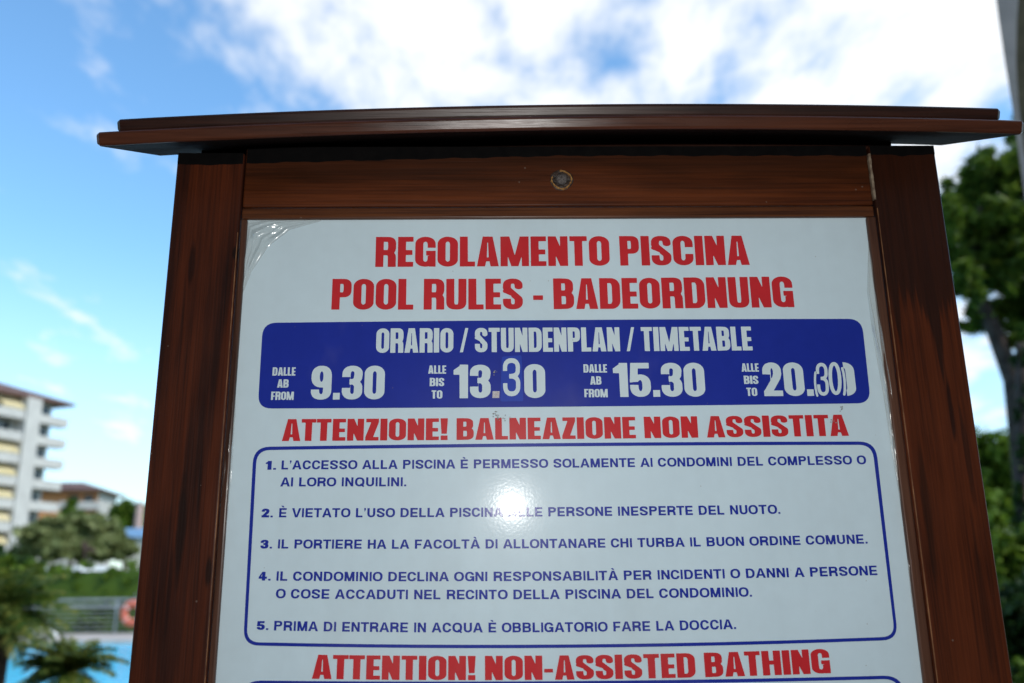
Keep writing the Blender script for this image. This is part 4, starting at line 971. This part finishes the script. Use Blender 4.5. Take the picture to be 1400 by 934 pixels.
# vans parked on the road beyond the hedge
tyre = simple('tyre', (.02, .02, .02), (.035, .035, .035), 10, .8)
def van(x, Y, label):
    c = at(x, 770, Y); t = thing('parked_van', label, 'van', (c.x, c.y, -.33), 0, 'white vans parked beyond the hedge')
    bm = bmesh.new(); prof = [(-2.6, .45), (2.3, .45), (2.45, .9), (2.35, 1.25), (1.75, 1.45), (1.15, 2.45), (.9, 2.62), (-2.4, 2.66), (-2.6, 2.5)]
    a_ = [bm.verts.new((x_, -.98, z_)) for x_, z_ in prof]; b_ = [bm.verts.new((x_, .98, z_)) for x_, z_ in prof]
    bm.faces.new(a_); bm.faces.new(b_[::-1])
    for i in range(len(prof)): j = (i+1) % len(prof); bm.faces.new((a_[i], b_[i], b_[j], a_[j]))
    bmesh.ops.recalc_face_normals(bm, faces=bm.faces[:]); bmesh.ops.bevel(bm, geom=bm.edges[:], offset=.06, segments=2, affect='EDGES')
    bm_obj('body', bm, wht, t)
    box('window', -.3, .8, -1.0, -.975, 1.55, 2.2, glass_m, t); box('window', -2.2, -.5, -1.0, -.975, 1.55, 2.2, glass_m, t)
    for wx in (-1.7, 1.6):
        for sy in (-.9, .9):
            vs, fs = [], []; tube([(wx, sy-.12, .34), (wx, sy+.12, .34)], .34, vs, fs, 18); wl = obj('wheel', vs, fs, tyre, t)
            vs, fs = [], []; tube([(wx, sy-.125, .34), (wx, sy+.125, .34)], .18, vs, fs, 12); obj('rim', vs, fs, steel, wl)
van(95, 52, 'white van left of two seen over the hedge below the olive green trees'); van(133, 54, 'white van right of two seen over the hedge near the post')

# unseen building added behind the camera to shade the notice board
added_bldg = thing('added_shade_building', 'large unseen building added behind the camera to shade the notice board', 'apartment block', (2, -4.0, 0))
cm = simple('added_bldg_render', (0.30, 0.29, 0.27), (0.38, 0.36, 0.33), .7, .85)
vs, fs = [], []; box_vf(-16, 18, -10, 0, 0, 15, vs, fs); obj('wall', vs, fs, cm, added_bldg)
for fl_i in range(5):
    z = fl_i*3.0
    if fl_i: box('balcony', -15, 17, .01, 1.3, z-.15, z, cm, added_bldg); box('parapet', -15, 17, 1.3, 1.4, z-.16, z+.95, cm, added_bldg)
    for k in range(8):
        wdo = box('window', -13.6+k*4, -11.6+k*4, -.02, .05, z+.25, z+2.4, glass_m, added_bldg)
        box('frame', -12.65+k*4, -12.55+k*4, .05, .08, z+.25, z+2.4, white, wdo)

# ------------------------------------------------------------------ grey concrete pillar at the top right
Y = 5.0
conc = simple('grey_concrete', (0.17, 0.19, 0.21), (0.24, 0.26, 0.28), 5, .85, .3, .3)
moss = simple('mossy_dark_render', (0.025, 0.030, 0.018), (0.07, 0.07, 0.045), 8, .9, .2, .4)
pil = thing('pillar', 'grey concrete pillar with dark mossy face at the upper right corner', 'pillar', (at(1440, 500, Y).x, Y, 0))
po = Vector(pil.location)
A_ = [(1400, 262), (1392, 205), (1383, 140), (1374, 85), (1366, 30), (1362, 0), (1356, -60)]
B_ = [(1409, 262), (1400, 205), (1392, 140), (1389, 85), (1390, 30), (1392, 0), (1392, -60)]
vs, fs = [], []
a0 = at(1400, 262, Y); b0 = at(1409, 262, Y); bot = [(Vector((a0.x, Y, 0)), Vector((b0.x, Y, 0)))]
rows = bot+[(at(*p, Y), at(*q, Y)) for p, q in zip(A_, B_)]
for p, q in rows:
    for v, dy, dx in ((p, 0, 0), (q, 0, 0), (q, .28, .22), (p, .28, .22)): vs.append(tuple(Vector((v.x+dx, Y+dy, v.z))-po))
for i in range(len(rows)-1):
    for j in range(4): fs.append((4*i+j, 4*i+(j+1) % 4, 4*i+4+(j+1) % 4, 4*i+4+j))
fs.append((3, 2, 1, 0)); k = 4*(len(rows)-1); fs.append((k, k+1, k+2, k+3))
obj('edge_strip', vs, fs, conc, pil)
vs, fs = [], []
for p, q in rows:
    for xx, dy in ((q.x+.001, .004), (q.x+.45, .004), (q.x+.60, .34), (q.x+.25, .34)): vs.append(tuple(Vector((xx, Y+dy, q.z))-po))
for i in range(len(rows)-1):
    for j in range(4): fs.append((4*i+j, 4*i+(j+1) % 4, 4*i+4+(j+1) % 4, 4*i+4+j))
fs.append((3, 2, 1, 0)); fs.append((k, k+1, k+2, k+3))
obj('shaft', vs, fs, moss, pil)
